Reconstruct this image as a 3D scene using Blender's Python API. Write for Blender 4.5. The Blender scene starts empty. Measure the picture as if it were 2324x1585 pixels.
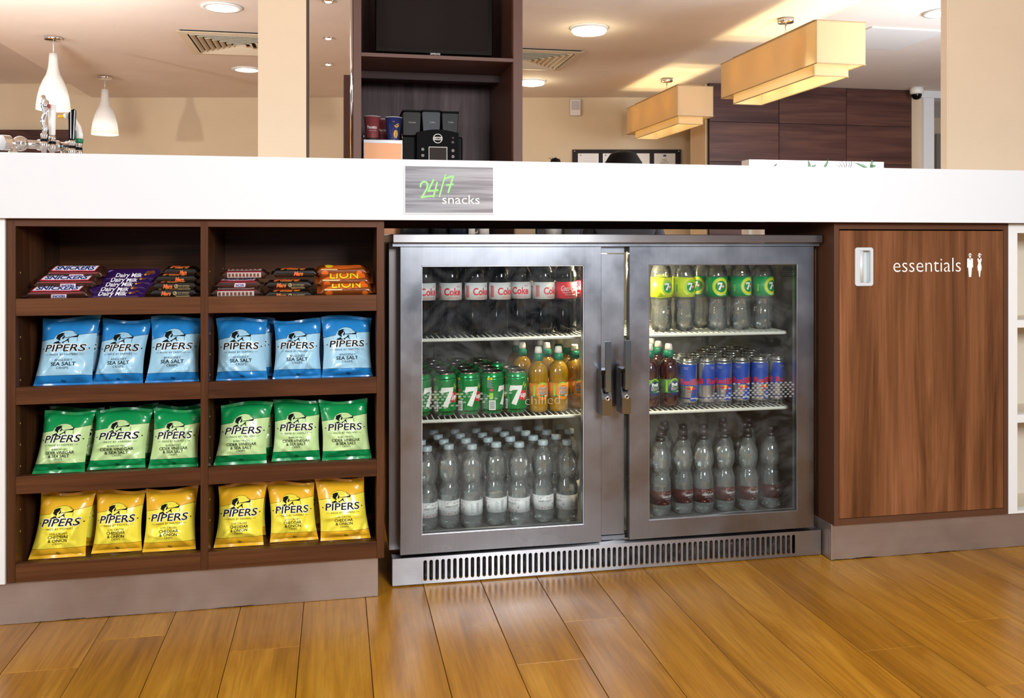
import bpy, bmesh, math, random
from mathutils import Vector, Matrix, noise
from mathutils.geometry import tessellate_polygon

SC = bpy.context.scene
COL = SC.collection
PI = math.pi

# ------------------------------------------------------------------ camera, world, lights, exposure
FOC, YAW, HORIZON, EYE = 2018.0, 0.1953, 550.0, 0.87
cam_data = bpy.data.cameras.new('camera')
cam_data.sensor_width = 36.0
cam_data.lens = 36.0 * FOC / 2324.0
cam_data.shift_y = -(792.5 - HORIZON) / 2324.0
cam_data.clip_start = 0.05
cam = bpy.data.objects.new('camera', cam_data)
cam.location = (0, 0, EYE)
cam.rotation_euler = (PI / 2, 0, -YAW)
COL.objects.link(cam)
SC.camera = cam

SC.view_settings.view_transform = 'Standard'
SC.view_settings.look = 'None'
SC.view_settings.exposure = 0.0
SC.view_settings.gamma = 1.0
SC.view_settings.use_curve_mapping = False
SC.cycles.max_bounces = 10
SC.cycles.transparent_max_bounces = 24
SC.cycles.transmission_bounces = 8
SC.cycles.sample_clamp_indirect = 6.0
SC.cycles.caustics_reflective = False
SC.cycles.caustics_refractive = True

world = bpy.data.worlds.new('world')
SC.world = world
world.use_nodes = True
world.node_tree.nodes['Background'].inputs[0].default_value = (0.80, 0.86, 1.0, 1)
world.node_tree.nodes['Background'].inputs[1].default_value = 0.36


def lamp(name, kind, loc, target, power, color, size=0.5, size_y=None, spread=None):
    d = bpy.data.lights.new(name, kind)
    d.energy = power
    d.color = color
    if kind == 'AREA':
        d.size = size
        if size_y:
            d.shape = 'RECTANGLE'
            d.size_y = size_y
        if spread:
            d.spread = spread
    else:
        d.shadow_soft_size = size
    o = bpy.data.objects.new(name, d)
    o.location = loc
    if target is not None:
        o.rotation_euler = (Vector(target) - Vector(loc)).to_track_quat('-Z', 'Y').to_euler()
    COL.objects.link(o)
    return o


# soft key in front of the counter, to the right of the camera; window light from both sides; a strobe behind the bar
lamp('key_softbox', 'AREA', (1.0, -0.75, 1.62), (0.8, 2.2, 0.6), 88, (0.96, 0.985, 1.0), 0.7, 0.7)
lamp('window_light_east', 'AREA', (4.6, 3.9, 1.5), (1.5, 7.0, 2.2), 115, (0.82, 0.9, 1.0), 1.6, 1.4)
lamp('window_light_west', 'AREA', (-2.6, -0.6, 1.7), (-0.2, 2.3, 0.5), 50, (0.95, 0.97, 1.0), 0.6, 1.1)
lamp('added_ceiling_fill', 'AREA', (-1.9, 4.6, 1.35), (-2.3, 5.6, 2.4), 74, (1.0, 0.95, 0.91), 0.5)  # added unseen uplight, brightens the ceiling over the bar
lamp('bar_strobe', 'POINT', (-4.65, 3.75, 1.5), None, 330, (1.0, 0.92, 0.85), 0.09)
lamp('lobby_strobe', 'AREA', (2.4, 2.9, 1.35), (2.9, 8.0, 1.9), 20, (1.0, 0.93, 0.86), 0.5)


# ------------------------------------------------------------------ helpers
def P(px, py, Y=None, Z=None, X=None, d=None):
    """world point seen at photograph pixel (px, py) on the named plane"""
    t, u = (px - 1162.0) / FOC, (HORIZON - py) / FOC
    c, s = math.cos(YAW), math.sin(YAW)
    gx, gy = t * c + s, -t * s + c
    if d is None:
        d = Y / gy if Y is not None else (X / gx if X is not None else (Z - EYE) / u)
    return Vector((gx * d, gy * d, EYE + u * d))


def refine(vs, fs, maxlen):
    bm = bmesh.new()
    bv = [bm.verts.new((x, y, 0)) for x, y in vs]
    for f in fs:
        try:
            bm.faces.new([bv[i] for i in f])
        except ValueError:
            pass
    for _ in range(5):
        ed = [e for e in bm.edges if e.calc_length() > maxlen]
        if not ed:
            break
        bmesh.ops.subdivide_edges(bm, edges=ed, cuts=1, use_grid_fill=False)
        bmesh.ops.triangulate(bm, faces=[f for f in bm.faces if len(f.verts) > 3])
    bm.verts.index_update()
    out = ([(v.co.x, v.co.y) for v in bm.verts], [[v.index for v in f.verts] for f in bm.faces])
    bm.free()
    return out


_glyphs = {}


def _raw_text(body, bold, shear, spacing):
    key = (body, bold, shear, spacing)
    if key not in _glyphs:
        c = bpy.data.curves.new('t', 'FONT')
        c.body = body
        c.offset = bold
        c.shear = shear
        c.space_character = spacing
        c.resolution_u = 3
        c.fill_mode = 'FRONT'
        o = bpy.data.objects.new('t', c)
        me = bpy.data.meshes.new_from_object(o)
        vs = [(v.co.x, v.co.y) for v in me.vertices]
        fs = [list(p.vertices) for p in me.polygons]
        bpy.data.objects.remove(o)
        bpy.data.curves.remove(c)
        bpy.data.meshes.remove(me)
        _glyphs[key] = (vs, fs)
    return _glyphs[key]


_cap = []


def text2d(body, cap, width=None, bold=0.0, shear=0.0, spacing=1.0):
    if not _cap:
        _cap.append(max(y for x, y in _raw_text('H', 0, 0, 1)[0]))
    vs, fs = _raw_text(body, bold, shear, spacing)
    k = cap / _cap[0]
    x0, x1 = min(v[0] for v in vs), max(v[0] for v in vs)
    kx = k if width is None else width / (x1 - x0)
    xm = (x0 + x1) / 2
    return [((x - xm) * kx, y * k) for x, y in vs], fs


def catmull(pts, n=6):
    out = []
    for i in range(len(pts) - 1):
        p0, p1, p2, p3 = pts[max(i - 1, 0)], pts[i], pts[i + 1], pts[min(i + 2, len(pts) - 1)]
        for k in range(n):
            t = k / n
            f = lambda a, b, c, d: 0.5 * (2 * b + (c - a) * t + (2 * a - 5 * b + 4 * c - d) * t * t + (3 * b - a - 3 * c + d) * t ** 3)
            out.append((f(p0[0], p1[0], p2[0], p3[0]), f(p0[1], p1[1], p2[1], p3[1])))
    return out + [pts[-1]]


class D2:
    """flat print: coloured polygons and letters, later laid on a surface"""

    def __init__(self):
        self.items = []

    def poly(self, pts, m=0, lift=0):
        tri = tessellate_polygon([[Vector((x, y, 0)) for x, y in pts]])
        self.items.append((list(pts), [list(t) for t in tri], m, lift))

    def rect(self, x0, x1, y0, y1, m=0, lift=0):
        self.items.append(([(x0, y0), (x1, y0), (x1, y1), (x0, y1)], [[0, 1, 2], [0, 2, 3]], m, lift))

    def disc(self, cx, cy, rx, ry=None, m=0, n=20, lift=0):
        ry = ry or rx
        self.poly([(cx + rx * math.cos(2 * PI * i / n), cy + ry * math.sin(2 * PI * i / n)) for i in range(n)], m, lift)

    def ring(self, cx, cy, r0, r1, m=0, n=28, lift=0, a0=0.0, a1=2 * PI):
        pts, fs = [], []
        for i in range(n + 1):
            a = a0 + (a1 - a0) * i / n
            pts += [(cx + r0 * math.cos(a), cy + r0 * math.sin(a)), (cx + r1 * math.cos(a), cy + r1 * math.sin(a))]
        for i in range(n):
            fs.append([2 * i, 2 * i + 1, 2 * i + 3, 2 * i + 2])
        self.items.append((pts, fs, m, lift))

    def stroke(self, pts, w, m=0, lift=0, w1=None):
        w1 = w if w1 is None else w1
        n = len(pts)
        L, R = [], []
        for i, (x, y) in enumerate(pts):
            xa, ya = pts[max(i - 1, 0)]
            xb, yb = pts[min(i + 1, n - 1)]
            dx, dy = xb - xa, yb - ya
            l = math.hypot(dx, dy) or 1
            ww = (w + (w1 - w) * i / max(n - 1, 1)) / 2
            L.append((x - dy / l * ww, y + dx / l * ww))
            R.append((x + dy / l * ww, y - dx / l * ww))
        fs = [[i, i + 1, n + i + 1, n + i] for i in range(n - 1)]
        self.items.append((L + R, fs, m, lift))

    def text(self, body, x, y, cap, m=0, width=None, bold=0.0, shear=0.0, spacing=1.0, lift=0, rot=0.0):
        vs, fs = text2d(body, cap, width, bold, shear, spacing)
        c, s = math.cos(rot), math.sin(rot)
        self.items.append(([(x + a * c - b * s, y + a * s + b * c) for a, b in vs], fs, m, lift))

    def emit(self, mb, fn, maxlen=None, base=0.0003, step=0.00015):
        for vs, fs, m, lift in self.items:
            if maxlen:
                vs, fs = refine(vs, fs, maxlen)
            i0 = len(mb.v)
            for x, y in vs:
                mb.v.append(Vector(fn(x, y, base + lift * step)))
            for f in fs:
                mb.f.append(([i0 + i for i in f], m, False))


class MB:
    """collects geometry and links it as ONE mesh object"""

    def __init__(self):
        self.v, self.f = [], []

    def face(self, pts, m=0, smooth=False):
        i = len(self.v)
        self.v += [Vector(p) for p in pts]
        self.f.append((list(range(i, i + len(pts))), m, smooth))

    def box(self, x0, x1, y0, y1, z0, z1, m=0, ch=0.0):
        if x1 < x0: x0, x1 = x1, x0
        if y1 < y0: y0, y1 = y1, y0
        if z1 < z0: z0, z1 = z1, z0
        if ch > 0:
            bm = bmesh.new()
            bmesh.ops.create_cube(bm, size=1)
            for v in bm.verts:
                v.co = Vector(((x0 + x1) / 2 + v.co.x * (x1 - x0), (y0 + y1) / 2 + v.co.y * (y1 - y0), (z0 + z1) / 2 + v.co.z * (z1 - z0)))
            bmesh.ops.bevel(bm, geom=list(bm.edges), offset=ch, segments=2, affect='EDGES', profile=0.5)
            self.bm(bm, m)
            return
        i = len(self.v)
        self.v += [Vector((x, y, z)) for z in (z0, z1) for y in (y0, y1) for x in (x0, x1)]
        for q in ((0, 2, 3, 1), (4, 5, 7, 6), (0, 1, 5, 4), (2, 6, 7, 3), (0, 4, 6, 2), (1, 3, 7, 5)):
            self.f.append(([i + k for k in q], m, False))

    def bm(self, bm, m=0, smooth=False):
        i = len(self.v)
        bm.verts.index_update()
        self.v += [v.co.copy() for v in bm.verts]
        for f in bm.faces:
            self.f.append(([i + v.index for v in f.verts], m, smooth))
        bm.free()

    def lathe(self, prof, n=24, c=(0, 0, 0), m=0, axis='Z', smooth=True, close=True, lobes=None):
        """prof: (radius, height); m a number or a function of the segment; lobes(angle, height) scales the radius"""
        c = Vector(c)
        i0 = len(self.v)
        for r, h in prof:
            for k in range(n):
                a = 2 * PI * k / n
                rr = r * (lobes(a, h) if lobes else 1)
                x, y = rr * math.sin(a), -rr * math.cos(a)
                self.v.append(c + (Vector((x, y, h)) if axis == 'Z' else (Vector((h, x, y)) if axis == 'X' else Vector((x, h, y)))))
        for j in range(len(prof) - 1):
            mm = m(j) if callable(m) else m
            for k in range(n):
                a, b = i0 + j * n + k, i0 + j * n + (k + 1) % n
                self.f.append(([a, b, b + n, a + n], mm, smooth))
        if close:
            if prof[0][0] > 1e-6:
                self.f.append(([i0 + k for k in range(n)][::-1], m(0) if callable(m) else m, False))
            if prof[-1][0] > 1e-6:
                e = i0 + (len(prof) - 1) * n
                self.f.append(([e + k for k in range(n)], m(len(prof) - 2) if callable(m) else m, False))

    def tube(self, pts, r, n=8, m=0, smooth=True, r1=None):
        pts = [Vector(p) for p in pts]
        i0 = len(self.v)
        N = len(pts)
        for i, p in enumerate(pts):
            t = (pts[min(i + 1, N - 1)] - pts[max(i - 1, 0)]).normalized()
            a = Vector((0, 0, 1)) if abs(t.z) < 0.9 else Vector((1, 0, 0))
            u = t.cross(a).normalized()
            w = t.cross(u)
            rr = r if r1 is None else r + (r1 - r) * i / (N - 1)
            for k in range(n):
                q = 2 * PI * k / n
                self.v.append(p + (u * math.cos(q) + w * math.sin(q)) * rr)
        for i in range(N - 1):
            for k in range(n):
                a, b = i0 + i * n + k, i0 + i * n + (k + 1) % n
                self.f.append(([a, b, b + n, a + n], m, smooth))
        self.f.append(([i0 + k for k in range(n)][::-1], m, False))
        self.f.append(([i0 + (N - 1) * n + k for k in range(n)], m, False))

    def grid(self, fn, nu, nv, m=0, smooth=True):
        """fn(i/nu, j/nv) -> point"""
        i0 = len(self.v)
        for j in range(nv + 1):
            for i in range(nu + 1):
                self.v.append(Vector(fn(i / nu, j / nv)))
        for j in range(nv):
            for i in range(nu):
                a = i0 + j * (nu + 1) + i
                self.f.append(([a, a + 1, a + nu + 2, a + nu + 1], m(i, j) if callable(m) else m, smooth))

    def prism(self, poly, fn, h0, h1, m=0, holes=()):
        """2D outline (with holes) pushed from h0 to h1; fn(x, y, h) -> point"""
        loops = [list(poly)] + [list(h) for h in holes]
        flat = [q for l in loops for q in l]
        tri = tessellate_polygon([[Vector((x, y, 0)) for x, y in l] for l in loops])
        i0 = len(self.v)
        for h in (h0, h1):
            self.v += [Vector(fn(x, y, h)) for x, y in flat]
        n = len(flat)
        for t in tri:
            self.f.append(([i0 + k for k in t], m, False))
            self.f.append(([i0 + n + k for k in reversed(t)], m, False))
        o = 0
        for l in loops:
            for k in range(len(l)):
                a, b = i0 + o + k, i0 + o + (k + 1) % len(l)
                self.f.append(([a, b, b + n, a + n], m, False))
            o += len(l)

    def build(self, name, mats, parent=None, recalc=True, loc=None, bevel=0.0):
        me = bpy.data.meshes.new(name)
        me.from_pydata([tuple(v) for v in self.v], [], [f[0] for f in self.f])
        for m in (mats if isinstance(mats, (list, tuple)) else [mats]):
            me.materials.append(m)
        me.polygons.foreach_set('material_index', [f[1] for f in self.f])
        me.polygons.foreach_set('use_smooth', [f[2] for f in self.f])
        if recalc:
            bm = bmesh.new()
            bm.from_mesh(me)
            bmesh.ops.recalc_face_normals(bm, faces=bm.faces)
            bm.to_mesh(me)
            bm.free()
        me.update()
        o = bpy.data.objects.new(name, me)
        COL.objects.link(o)
        if parent is not None:
            o.parent = parent
        if loc is not None:
            o.location = loc
        if bevel:
            b = o.modifiers.new('edge', 'BEVEL')
            b.width = bevel
            b.segments = 2
            b.limit_method = 'ANGLE'
        return o


def tag(o, label, cat, group=None, kind=None):
    o['label'] = label
    o['category'] = cat
    if group:
        o['group'] = group
    if kind:
        o['kind'] = kind
    return o


def thing(name, label, cat, loc=(0, 0, 0), rz=0.0, group=None):
    o = bpy.data.objects.new(name, None)
    o.empty_display_size = 0.05
    o.location = loc
    o.rotation_euler = (0, 0, rz)
    COL.objects.link(o)
    return tag(o, label, cat, group)


def struct(name, mb, mats, parent=None, **k):
    o = mb.build(name, mats, parent, **k)
    if parent is None:
        o['kind'] = 'structure'
    return o


def copy_tree(o, parent=None):
    c = o.copy()
    COL.objects.link(c)
    if parent is not None:
        c.parent = parent
    for ch in list(o.children):
        copy_tree(ch, c)
    return c


ORD = ['first', 'second', 'third', 'fourth', 'fifth', 'sixth', 'seventh', 'eighth', 'ninth', 'tenth']


# ------------------------------------------------------------------ materials
class NT:
    def __init__(self, name):
        self.m = bpy.data.materials.new(name)
        self.m.use_nodes = True
        self.t = self.m.node_tree
        self.b = self.t.nodes['Principled BSDF']
        self.out = self.t.nodes['Material Output']

    def n(self, kind, **kw):
        x = self.t.nodes.new(kind)
        for k, v in kw.items():
            if k in x.inputs:
                x.inputs[k].default_value = v
            else:
                setattr(x, k, v)
        return x

    def l(self, a, b):
        self.t.links.new(a, b)

    def set(self, **kw):
        for k, v in kw.items():
            self.b.inputs[k.replace('_', ' ')].default_value = v

    def coords(self, scale=(1, 1, 1), rot=(0, 0, 0), per_object=False):
        tc = self.n('ShaderNodeTexCoord')
        mp = self.n('ShaderNodeMapping')
        mp.inputs['Scale'].default_value = scale
        mp.inputs['Rotation'].default_value = rot
        self.l(tc.outputs['Object'], mp.inputs['Vector'])
        if per_object:
            oi = self.n('ShaderNodeObjectInfo')
            mu = self.n('ShaderNodeMath', operation='MULTIPLY')
            mu.inputs[1].default_value = 37.0
            self.l(oi.outputs['Random'], mu.inputs[0])
            cb = self.n('ShaderNodeCombineXYZ')
            for i in range(3):
                self.l(mu.outputs[0], cb.inputs[i])
            self.l(cb.outputs[0], mp.inputs['Location'])
        return mp.outputs['Vector']

    def ramp(self, fac, stops):
        r = self.n('ShaderNodeValToRGB')
        e = r.color_ramp.elements
        while len(e) < len(stops):
            e.new(0.5)
        for i, (p, c) in enumerate(stops):
            e[i].position = p
            e[i].color = tuple(c) + ((1,) if len(c) == 3 else ())
        self.l(fac, r.inputs[0])
        return r.outputs['Color']

    def noise(self, vec, scale=5, detail=4, rough=0.55, dist=0.0):
        x = self.n('ShaderNodeTexNoise')
        x.inputs['Scale'].default_value = scale
        x.inputs['Detail'].default_value = detail
        x.inputs['Roughness'].default_value = rough
        x.inputs['Distortion'].default_value = dist
        self.l(vec, x.inputs['Vector'])
        return x.outputs['Fac']

    def bump(self, h, strength=0.1, dist=0.001):
        x = self.n('ShaderNodeBump')
        x.inputs['Strength'].default_value = strength
        x.inputs['Distance'].default_value = dist
        self.l(h, x.inputs['Height'])
        self.l(x.outputs[0], self.b.inputs['Normal'])

    def mixc(self, f, a, b, mode='MIX'):
        x = self.n('ShaderNodeMix', data_type='RGBA', blend_type=mode)
        for s, v in ((x.inputs[0], f), (x.inputs[6], a), (x.inputs[7], b)):
            if isinstance(v, (int, float)):
                s.default_value = v
            elif isinstance(v, (tuple, list)):
                s.default_value = tuple(v) + ((1,) if len(v) == 3 else ())
            else:
                self.l(v, s)
        return x.outputs[2]


def srgb(h):
    h = h.lstrip('#')
    r = [int(h[i:i + 2], 16) / 255 for i in (0, 2, 4)]
    return tuple(c / 12.92 if c <= 0.04045 else ((c + 0.055) / 1.055) ** 2.4 for c in r)


def C4(c):
    c = srgb(c) if isinstance(c, str) else c
    return tuple(c) + (1,)


def plain(name, col, rough=0.5, metal=0.0, coat=0.0, spec=0.5, vary=0.0):
    t = NT(name)
    t.set(Base_Color=C4(col), Roughness=rough, Metallic=metal, Coat_Weight=coat, Specular_IOR_Level=spec)
    t.set(Coat_Roughness=0.08)
    if vary:
        f = t.noise(t.coords((1, 1, 1)), 6, 4)
        c = C4(col)[:3]
        t.l(t.ramp(f, [(0.3, [x * (1 - vary) for x in c]), (0.7, [min(1, x * (1 + vary)) for x in c])]), t.b.inputs['Base Color'])
    return t.m


def glow(name, col, strength):
    t = NT(name)
    t.set(Base_Color=C4(col), Roughness=0.5)
    t.set(Emission_Color=C4(col), Emission_Strength=strength)
    return t.m


def wood(name, dark, mid, light, axis='Z', rough=0.38, scale=1.0, per_object=True):
    t = NT(name)
    s = {'X': (0.55, 9, 9), 'Y': (9, 0.55, 9), 'Z': (9, 9, 0.55)}[axis]
    v = t.coords([k * scale for k in s], per_object=per_object)
    a = t.noise(v, 1.6, 6, 0.6, 0.9)
    s2 = {'X': (3, 160, 160), 'Y': (160, 3, 160), 'Z': (160, 160, 3)}[axis]
    v2 = t.coords([k * scale for k in s2], per_object=per_object)
    b = t.noise(v2, 1.0, 3, 0.6)
    base = t.ramp(a, [(0.28, srgb(dark)), (0.5, srgb(mid)), (0.72, srgb(light))])
    fine = t.ramp(b, [(0.3, (0.70, 0.70, 0.70)), (0.65, (1.08, 1.08, 1.08))])
    t.l(t.mixc(0.75, base, fine, 'MULTIPLY'), t.b.inputs['Base Color'])
    t.set(Roughness=rough, Specular_IOR_Level=0.2)
    t.bump(b, 0.08, 0.0006)
    return t.m


def steel(name, col='#9a979a', rough=0.3, axis='X', smudge=0.12, metal=1.0, aniso=0.0):
    t = NT(name)
    s = {'X': (2, 300, 300), 'Z': (300, 300, 2)}[axis]
    f = t.noise(t.coords(s), 1.0, 2)
    g = t.noise(t.coords((1, 1, 1)), 7, 4, 0.55, 0.15)
    c = srgb(col)
    k = t.ramp(f, [(0.3, [x * 0.97 for x in c]), (0.7, [min(1, x * 1.02) for x in c])])
    k2 = t.ramp(g, [(0.35, (0.9, 0.9, 0.9)), (0.7, (1.06, 1.06, 1.06))])
    t.l(t.mixc(0.8, k, k2, 'MULTIPLY'), t.b.inputs['Base Color'])
    r = t.ramp(g, [(0.3, (rough - smudge / 2,) * 3), (0.75, (rough + smudge,) * 3)])
    t.l(r, t.b.inputs['Roughness'])
    t.set(Metallic=metal)
    t.bump(f, 0.025, 0.0003)
    if aniso:
        tg = t.n('ShaderNodeTangent', direction_type='RADIAL', axis='Z')
        t.l(tg.outputs[0], t.b.inputs['Tangent'])
        t.set(Anisotropic=aniso, Anisotropic_Rotation=0.25)
    return t.m


def liquid(name, tint, clear=0.5, haze=0.06, hazecol=(0.8, 0.85, 0.85), ior=1.25, rough=0.02):
    """thin clear plastic full of liquid: part straight-through, part refracting, a little milky"""
    t = NT(name)
    t.t.nodes.remove(t.b)
    tr = t.n('ShaderNodeBsdfTransparent')
    tr.inputs[0].default_value = C4(tint)
    rf = t.n('ShaderNodeBsdfRefraction')
    rf.inputs['Color'].default_value = C4(tint)
    rf.inputs['IOR'].default_value = ior
    rf.inputs['Roughness'].default_value = rough
    di = t.n('ShaderNodeBsdfDiffuse')
    di.inputs[0].default_value = C4(hazecol)
    gl = t.n('ShaderNodeBsdfGlossy')
    gl.inputs['Roughness'].default_value = 0.04
    gl.inputs[0].default_value = (1, 1, 1, 1)
    fr = t.n('ShaderNodeFresnel')
    fr.inputs[0].default_value = 1.9
    bp = t.n('ShaderNodeBump')
    bp.inputs['Strength'].default_value = 0.5
    bp.inputs['Distance'].default_value = 0.003
    t.l(t.noise(t.coords((1, 1, 1), per_object=True), 42, 2), bp.inputs['Height'])
    t.l(bp.outputs[0], gl.inputs['Normal'])
    t.l(bp.outputs[0], rf.inputs['Normal'])
    m1, m2, m3 = (t.n('ShaderNodeMixShader') for _ in range(3))
    m1.inputs[0].default_value = clear
    t.l(rf.outputs[0], m1.inputs[1])
    t.l(tr.outputs[0], m1.inputs[2])
    m2.inputs[0].default_value = haze
    t.l(m1.outputs[0], m2.inputs[1])
    t.l(di.outputs[0], m2.inputs[2])
    t.l(fr.outputs[0], m3.inputs[0])
    t.l(m2.outputs[0], m3.inputs[1])
    t.l(gl.outputs[0], m3.inputs[2])
    t.l(m3.outputs[0], t.out.inputs['Surface'])
    return t.m


def pane_glass(name):
    t = NT(name)
    t.t.nodes.remove(t.b)
    tr = t.n('ShaderNodeBsdfTransparent')
    tr.inputs[0].default_value = (0.95, 0.97, 0.96, 1)
    gl = t.n('ShaderNodeBsdfGlossy')
    gl.inputs['Roughness'].default_value = 0.03
    di = t.n('ShaderNodeBsdfDiffuse')
    di.inputs[0].default_value = (0.8, 0.83, 0.85, 1)
    fr = t.n('ShaderNodeFresnel')
    fr.inputs[0].default_value = 1.25
    sm = t.noise(t.coords((1, 1, 1)), 9, 6, 0.7, 1.2)
    fac = t.ramp(sm, [(0.45, (0.0, 0, 0)), (0.8, (0.05, 0.05, 0.05))])
    m1, m2 = t.n('ShaderNodeMixShader'), t.n('ShaderNodeMixShader')
    t.l(fac, m1.inputs[0])
    t.l(tr.outputs[0], m1.inputs[1])
    t.l(di.outputs[0], m1.inputs[2])
    t.l(fr.outputs[0], m2.inputs[0])
    t.l(m1.outputs[0], m2.inputs[1])
    t.l(gl.outputs[0], m2.inputs[2])
    t.l(m2.outputs[0], t.out.inputs['Surface'])
    return t.m


def kick_plate():
    m = steel('satin_kick_plate', '#b2a49b', 0.36, 'X', 0.1, 0.75)
    t = NT.__new__(NT)
    t.m, t.t = m, m.node_tree
    t.b = m.node_tree.nodes['Principled BSDF']
    old = t.b.inputs['Base Color'].links[0].from_socket
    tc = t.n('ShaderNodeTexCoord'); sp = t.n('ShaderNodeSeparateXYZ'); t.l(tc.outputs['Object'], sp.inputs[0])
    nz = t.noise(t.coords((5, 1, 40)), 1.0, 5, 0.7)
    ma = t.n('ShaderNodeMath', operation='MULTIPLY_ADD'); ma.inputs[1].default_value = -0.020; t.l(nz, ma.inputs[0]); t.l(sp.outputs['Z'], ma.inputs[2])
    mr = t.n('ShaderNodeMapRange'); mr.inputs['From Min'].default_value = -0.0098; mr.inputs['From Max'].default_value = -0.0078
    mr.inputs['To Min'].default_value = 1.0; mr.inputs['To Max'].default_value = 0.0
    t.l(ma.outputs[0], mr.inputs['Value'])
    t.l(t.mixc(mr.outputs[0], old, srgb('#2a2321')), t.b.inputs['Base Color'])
    return m


M = {}
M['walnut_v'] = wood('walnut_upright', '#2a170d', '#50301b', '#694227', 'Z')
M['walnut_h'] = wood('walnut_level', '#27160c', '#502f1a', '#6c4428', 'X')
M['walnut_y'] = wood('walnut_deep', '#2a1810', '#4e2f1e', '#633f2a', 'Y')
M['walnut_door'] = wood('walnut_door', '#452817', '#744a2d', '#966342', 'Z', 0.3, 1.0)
M['walnut_edge'] = plain('walnut_edging', '#5a3a28', 0.5, 0, 0, 0.2, vary=0.06)
M['wenge'] = wood('wenge_upright', '#453436', '#665153', '#7f6a6d', 'Z', 0.45)
M['wenge_dark'] = wood('wenge_level', '#33201d', '#4a302b', '#5d3f38', 'X', 0.45)
M['wenge_edge'] = plain('wenge_edging', '#674436', 0.45, vary=0.05)
M['panel_wood'] = wood('wall_panel_wood', '#3f2823', '#5d3d35', '#75503f', 'X', 0.4, 0.5)
M['steel'] = steel('brushed_steel', '#b4b5ba', 0.36, 'X', 0.08, 1.0, 0.9)
M['steel_v'] = steel('brushed_steel_upright', '#8d9097', 0.29, 'Z')
M['steel_dark'] = steel('dull_steel', '#6f6b6b', 0.42, 'Z')
M['kick'] = kick_plate()
M['chrome'] = plain('chrome', '#e6e4e2', 0.06, 1.0)
M['chrome_blue'] = plain('polished_lever', '#8fa0ab', 0.16, 1.0)
M['white_gloss'] = plain('white_solid_surface', '#e0e5ea', 0.16, 0, 0.3)
M['white'] = plain('white_paint', '#e6e8e8', 0.5)
M['white_plastic'] = plain('white_plastic', '#eceae4', 0.35)
M['aluminium'] = plain('white_anodised', '#e3eaec', 0.3, 0.35)
M['black'] = plain('black_plastic', '#080808', 0.45, 0, 0, 0.1)
M['black_matt'] = plain('black_matt', '#0f0d0d', 0.7)
M['black_gloss'] = plain('black_gloss', '#070606', 0.12, 0, 0, 0.25)
M['ink'] = plain('black_ink', '#0f1315', 0.6, 0, 0, 0.1)
M['ink_white'] = plain('white_ink', '#f4f3ef', 0.5)
M['glass'] = pane_glass('fridge_glass')
M['wire'] = plain('white_coated_wire', '#dfe0d6', 0.35)
M['liner'] = plain('fridge_liner', '#6b6b68', 0.45, 0.25, vary=0.05)
M['dark_void'] = plain('dark_inside', '#15100e', 0.9)


def plaster(name, col, bump=0.15):
    t = NT(name)
    c = srgb(col)
    f = t.noise(t.coords((1, 1, 1)), 2.2, 5)
    t.l(t.ramp(f, [(0.3, [x * 0.96 for x in c]), (0.7, [min(1, x * 1.03) for x in c])]), t.b.inputs['Base Color'])
    t.set(Roughness=0.8, Specular_IOR_Level=0.2)
    t.bump(t.noise(t.coords((1, 1, 1)), 260, 2), bump, 0.001)
    return t.m


M['ceiling'] = plaster('ceiling_paint', '#e4ddd6')
M['beige'] = plaster('beige_wall', '#cfbda0')
M['beige_paper'] = plaster('beige_wallcovering', '#dac4a8', 0.4)


def plank_mat():
    t = NT('oak_laminate')
    v = t.coords((7, 0.9, 7), per_object=True)
    a = t.noise(v, 1.5, 6, 0.6, 1.1)
    b = t.noise(t.coords((140, 5, 140), per_object=True), 1.0, 3, 0.6, 0.05)
    base = t.ramp(a, [(0.25, srgb('#8a5a12')), (0.5, srgb('#b07a1f')), (0.75, srgb('#c89538'))])
    fine = t.ramp(b, [(0.35, (0.78, 0.74, 0.68)), (0.6, (1.05, 1.05, 1.05))])
    oi = t.n('ShaderNodeObjectInfo')
    tone = t.ramp(oi.outputs['Random'], [(0.0, (0.82, 0.78, 0.74)), (0.5, (0.95, 0.93, 0.9)), (1.0, (1.06, 1.05, 1.04))])
    k = t.mixc(0.8, base, fine, 'MULTIPLY')
    t.l(t.mixc(1.0, k, tone, 'MULTIPLY'), t.b.inputs['Base Color'])
    r = t.ramp(t.noise(t.coords((1, 1, 1)), 5, 5), [(0.3, (0.24,) * 3), (0.7, (0.38,) * 3)])
    t.l(r, t.b.inputs['Roughness'])
    t.set(Specular_IOR_Level=0.5)
    t.bump(b, 0.06, 0.0005)
    return t.m


M['plank'] = plank_mat()
M['underlay'] = plain('underlay', '#2b1a0d', 0.9)

# ------------------------------------------------------------------ floor
FL = MB()
FL.box(-5.5, 7.5, -3.0, 0.5, -0.06, 0.0)
FL.box(-5.5, 7.5, 2.62, 12.5, -0.06, 0.0)
FL.box(-5.5, -1.55, 0.5, 2.62, -0.06, 0.0)
FL.box(2.72, 7.5, 0.5, 2.62, -0.06, 0.0)
FL.box(-1.55, 2.72, 0.5, 2.62, -0.06, -0.011, 1)
floor = struct('floor', FL, [M['plank'], M['underlay']])
rp = random.Random(4)
PITCH, G = 0.1468, 0.0007
joints = {-5: [1.9577], -4: [2.08], -3: [], -2: [1.967], 2: [1.793], 3: [1.975], 7: [1.709], 8: [1.527], 9: [1.80], -1: [], 0: [], 1: [], 4: [], 5: [1.505], 6: []}
for k in range(-11, 18):
    x0, x1 = 0.0705 + PITCH * k, 0.0705 + PITCH * (k + 1)
    js = sorted(joints.get(k, [rp.uniform(1.0, 2.5)]))
    js = [0.5] + [j for j in js] + [2.62]
    for a, b in zip(js, js[1:]):
        m = MB()
        m.box(x0 + G, x1 - G, a + G, b - G, -0.011, rp.uniform(-0.0003, 0.0), ch=0.0007)
        m.build('plank', M['plank'], floor)

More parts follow.
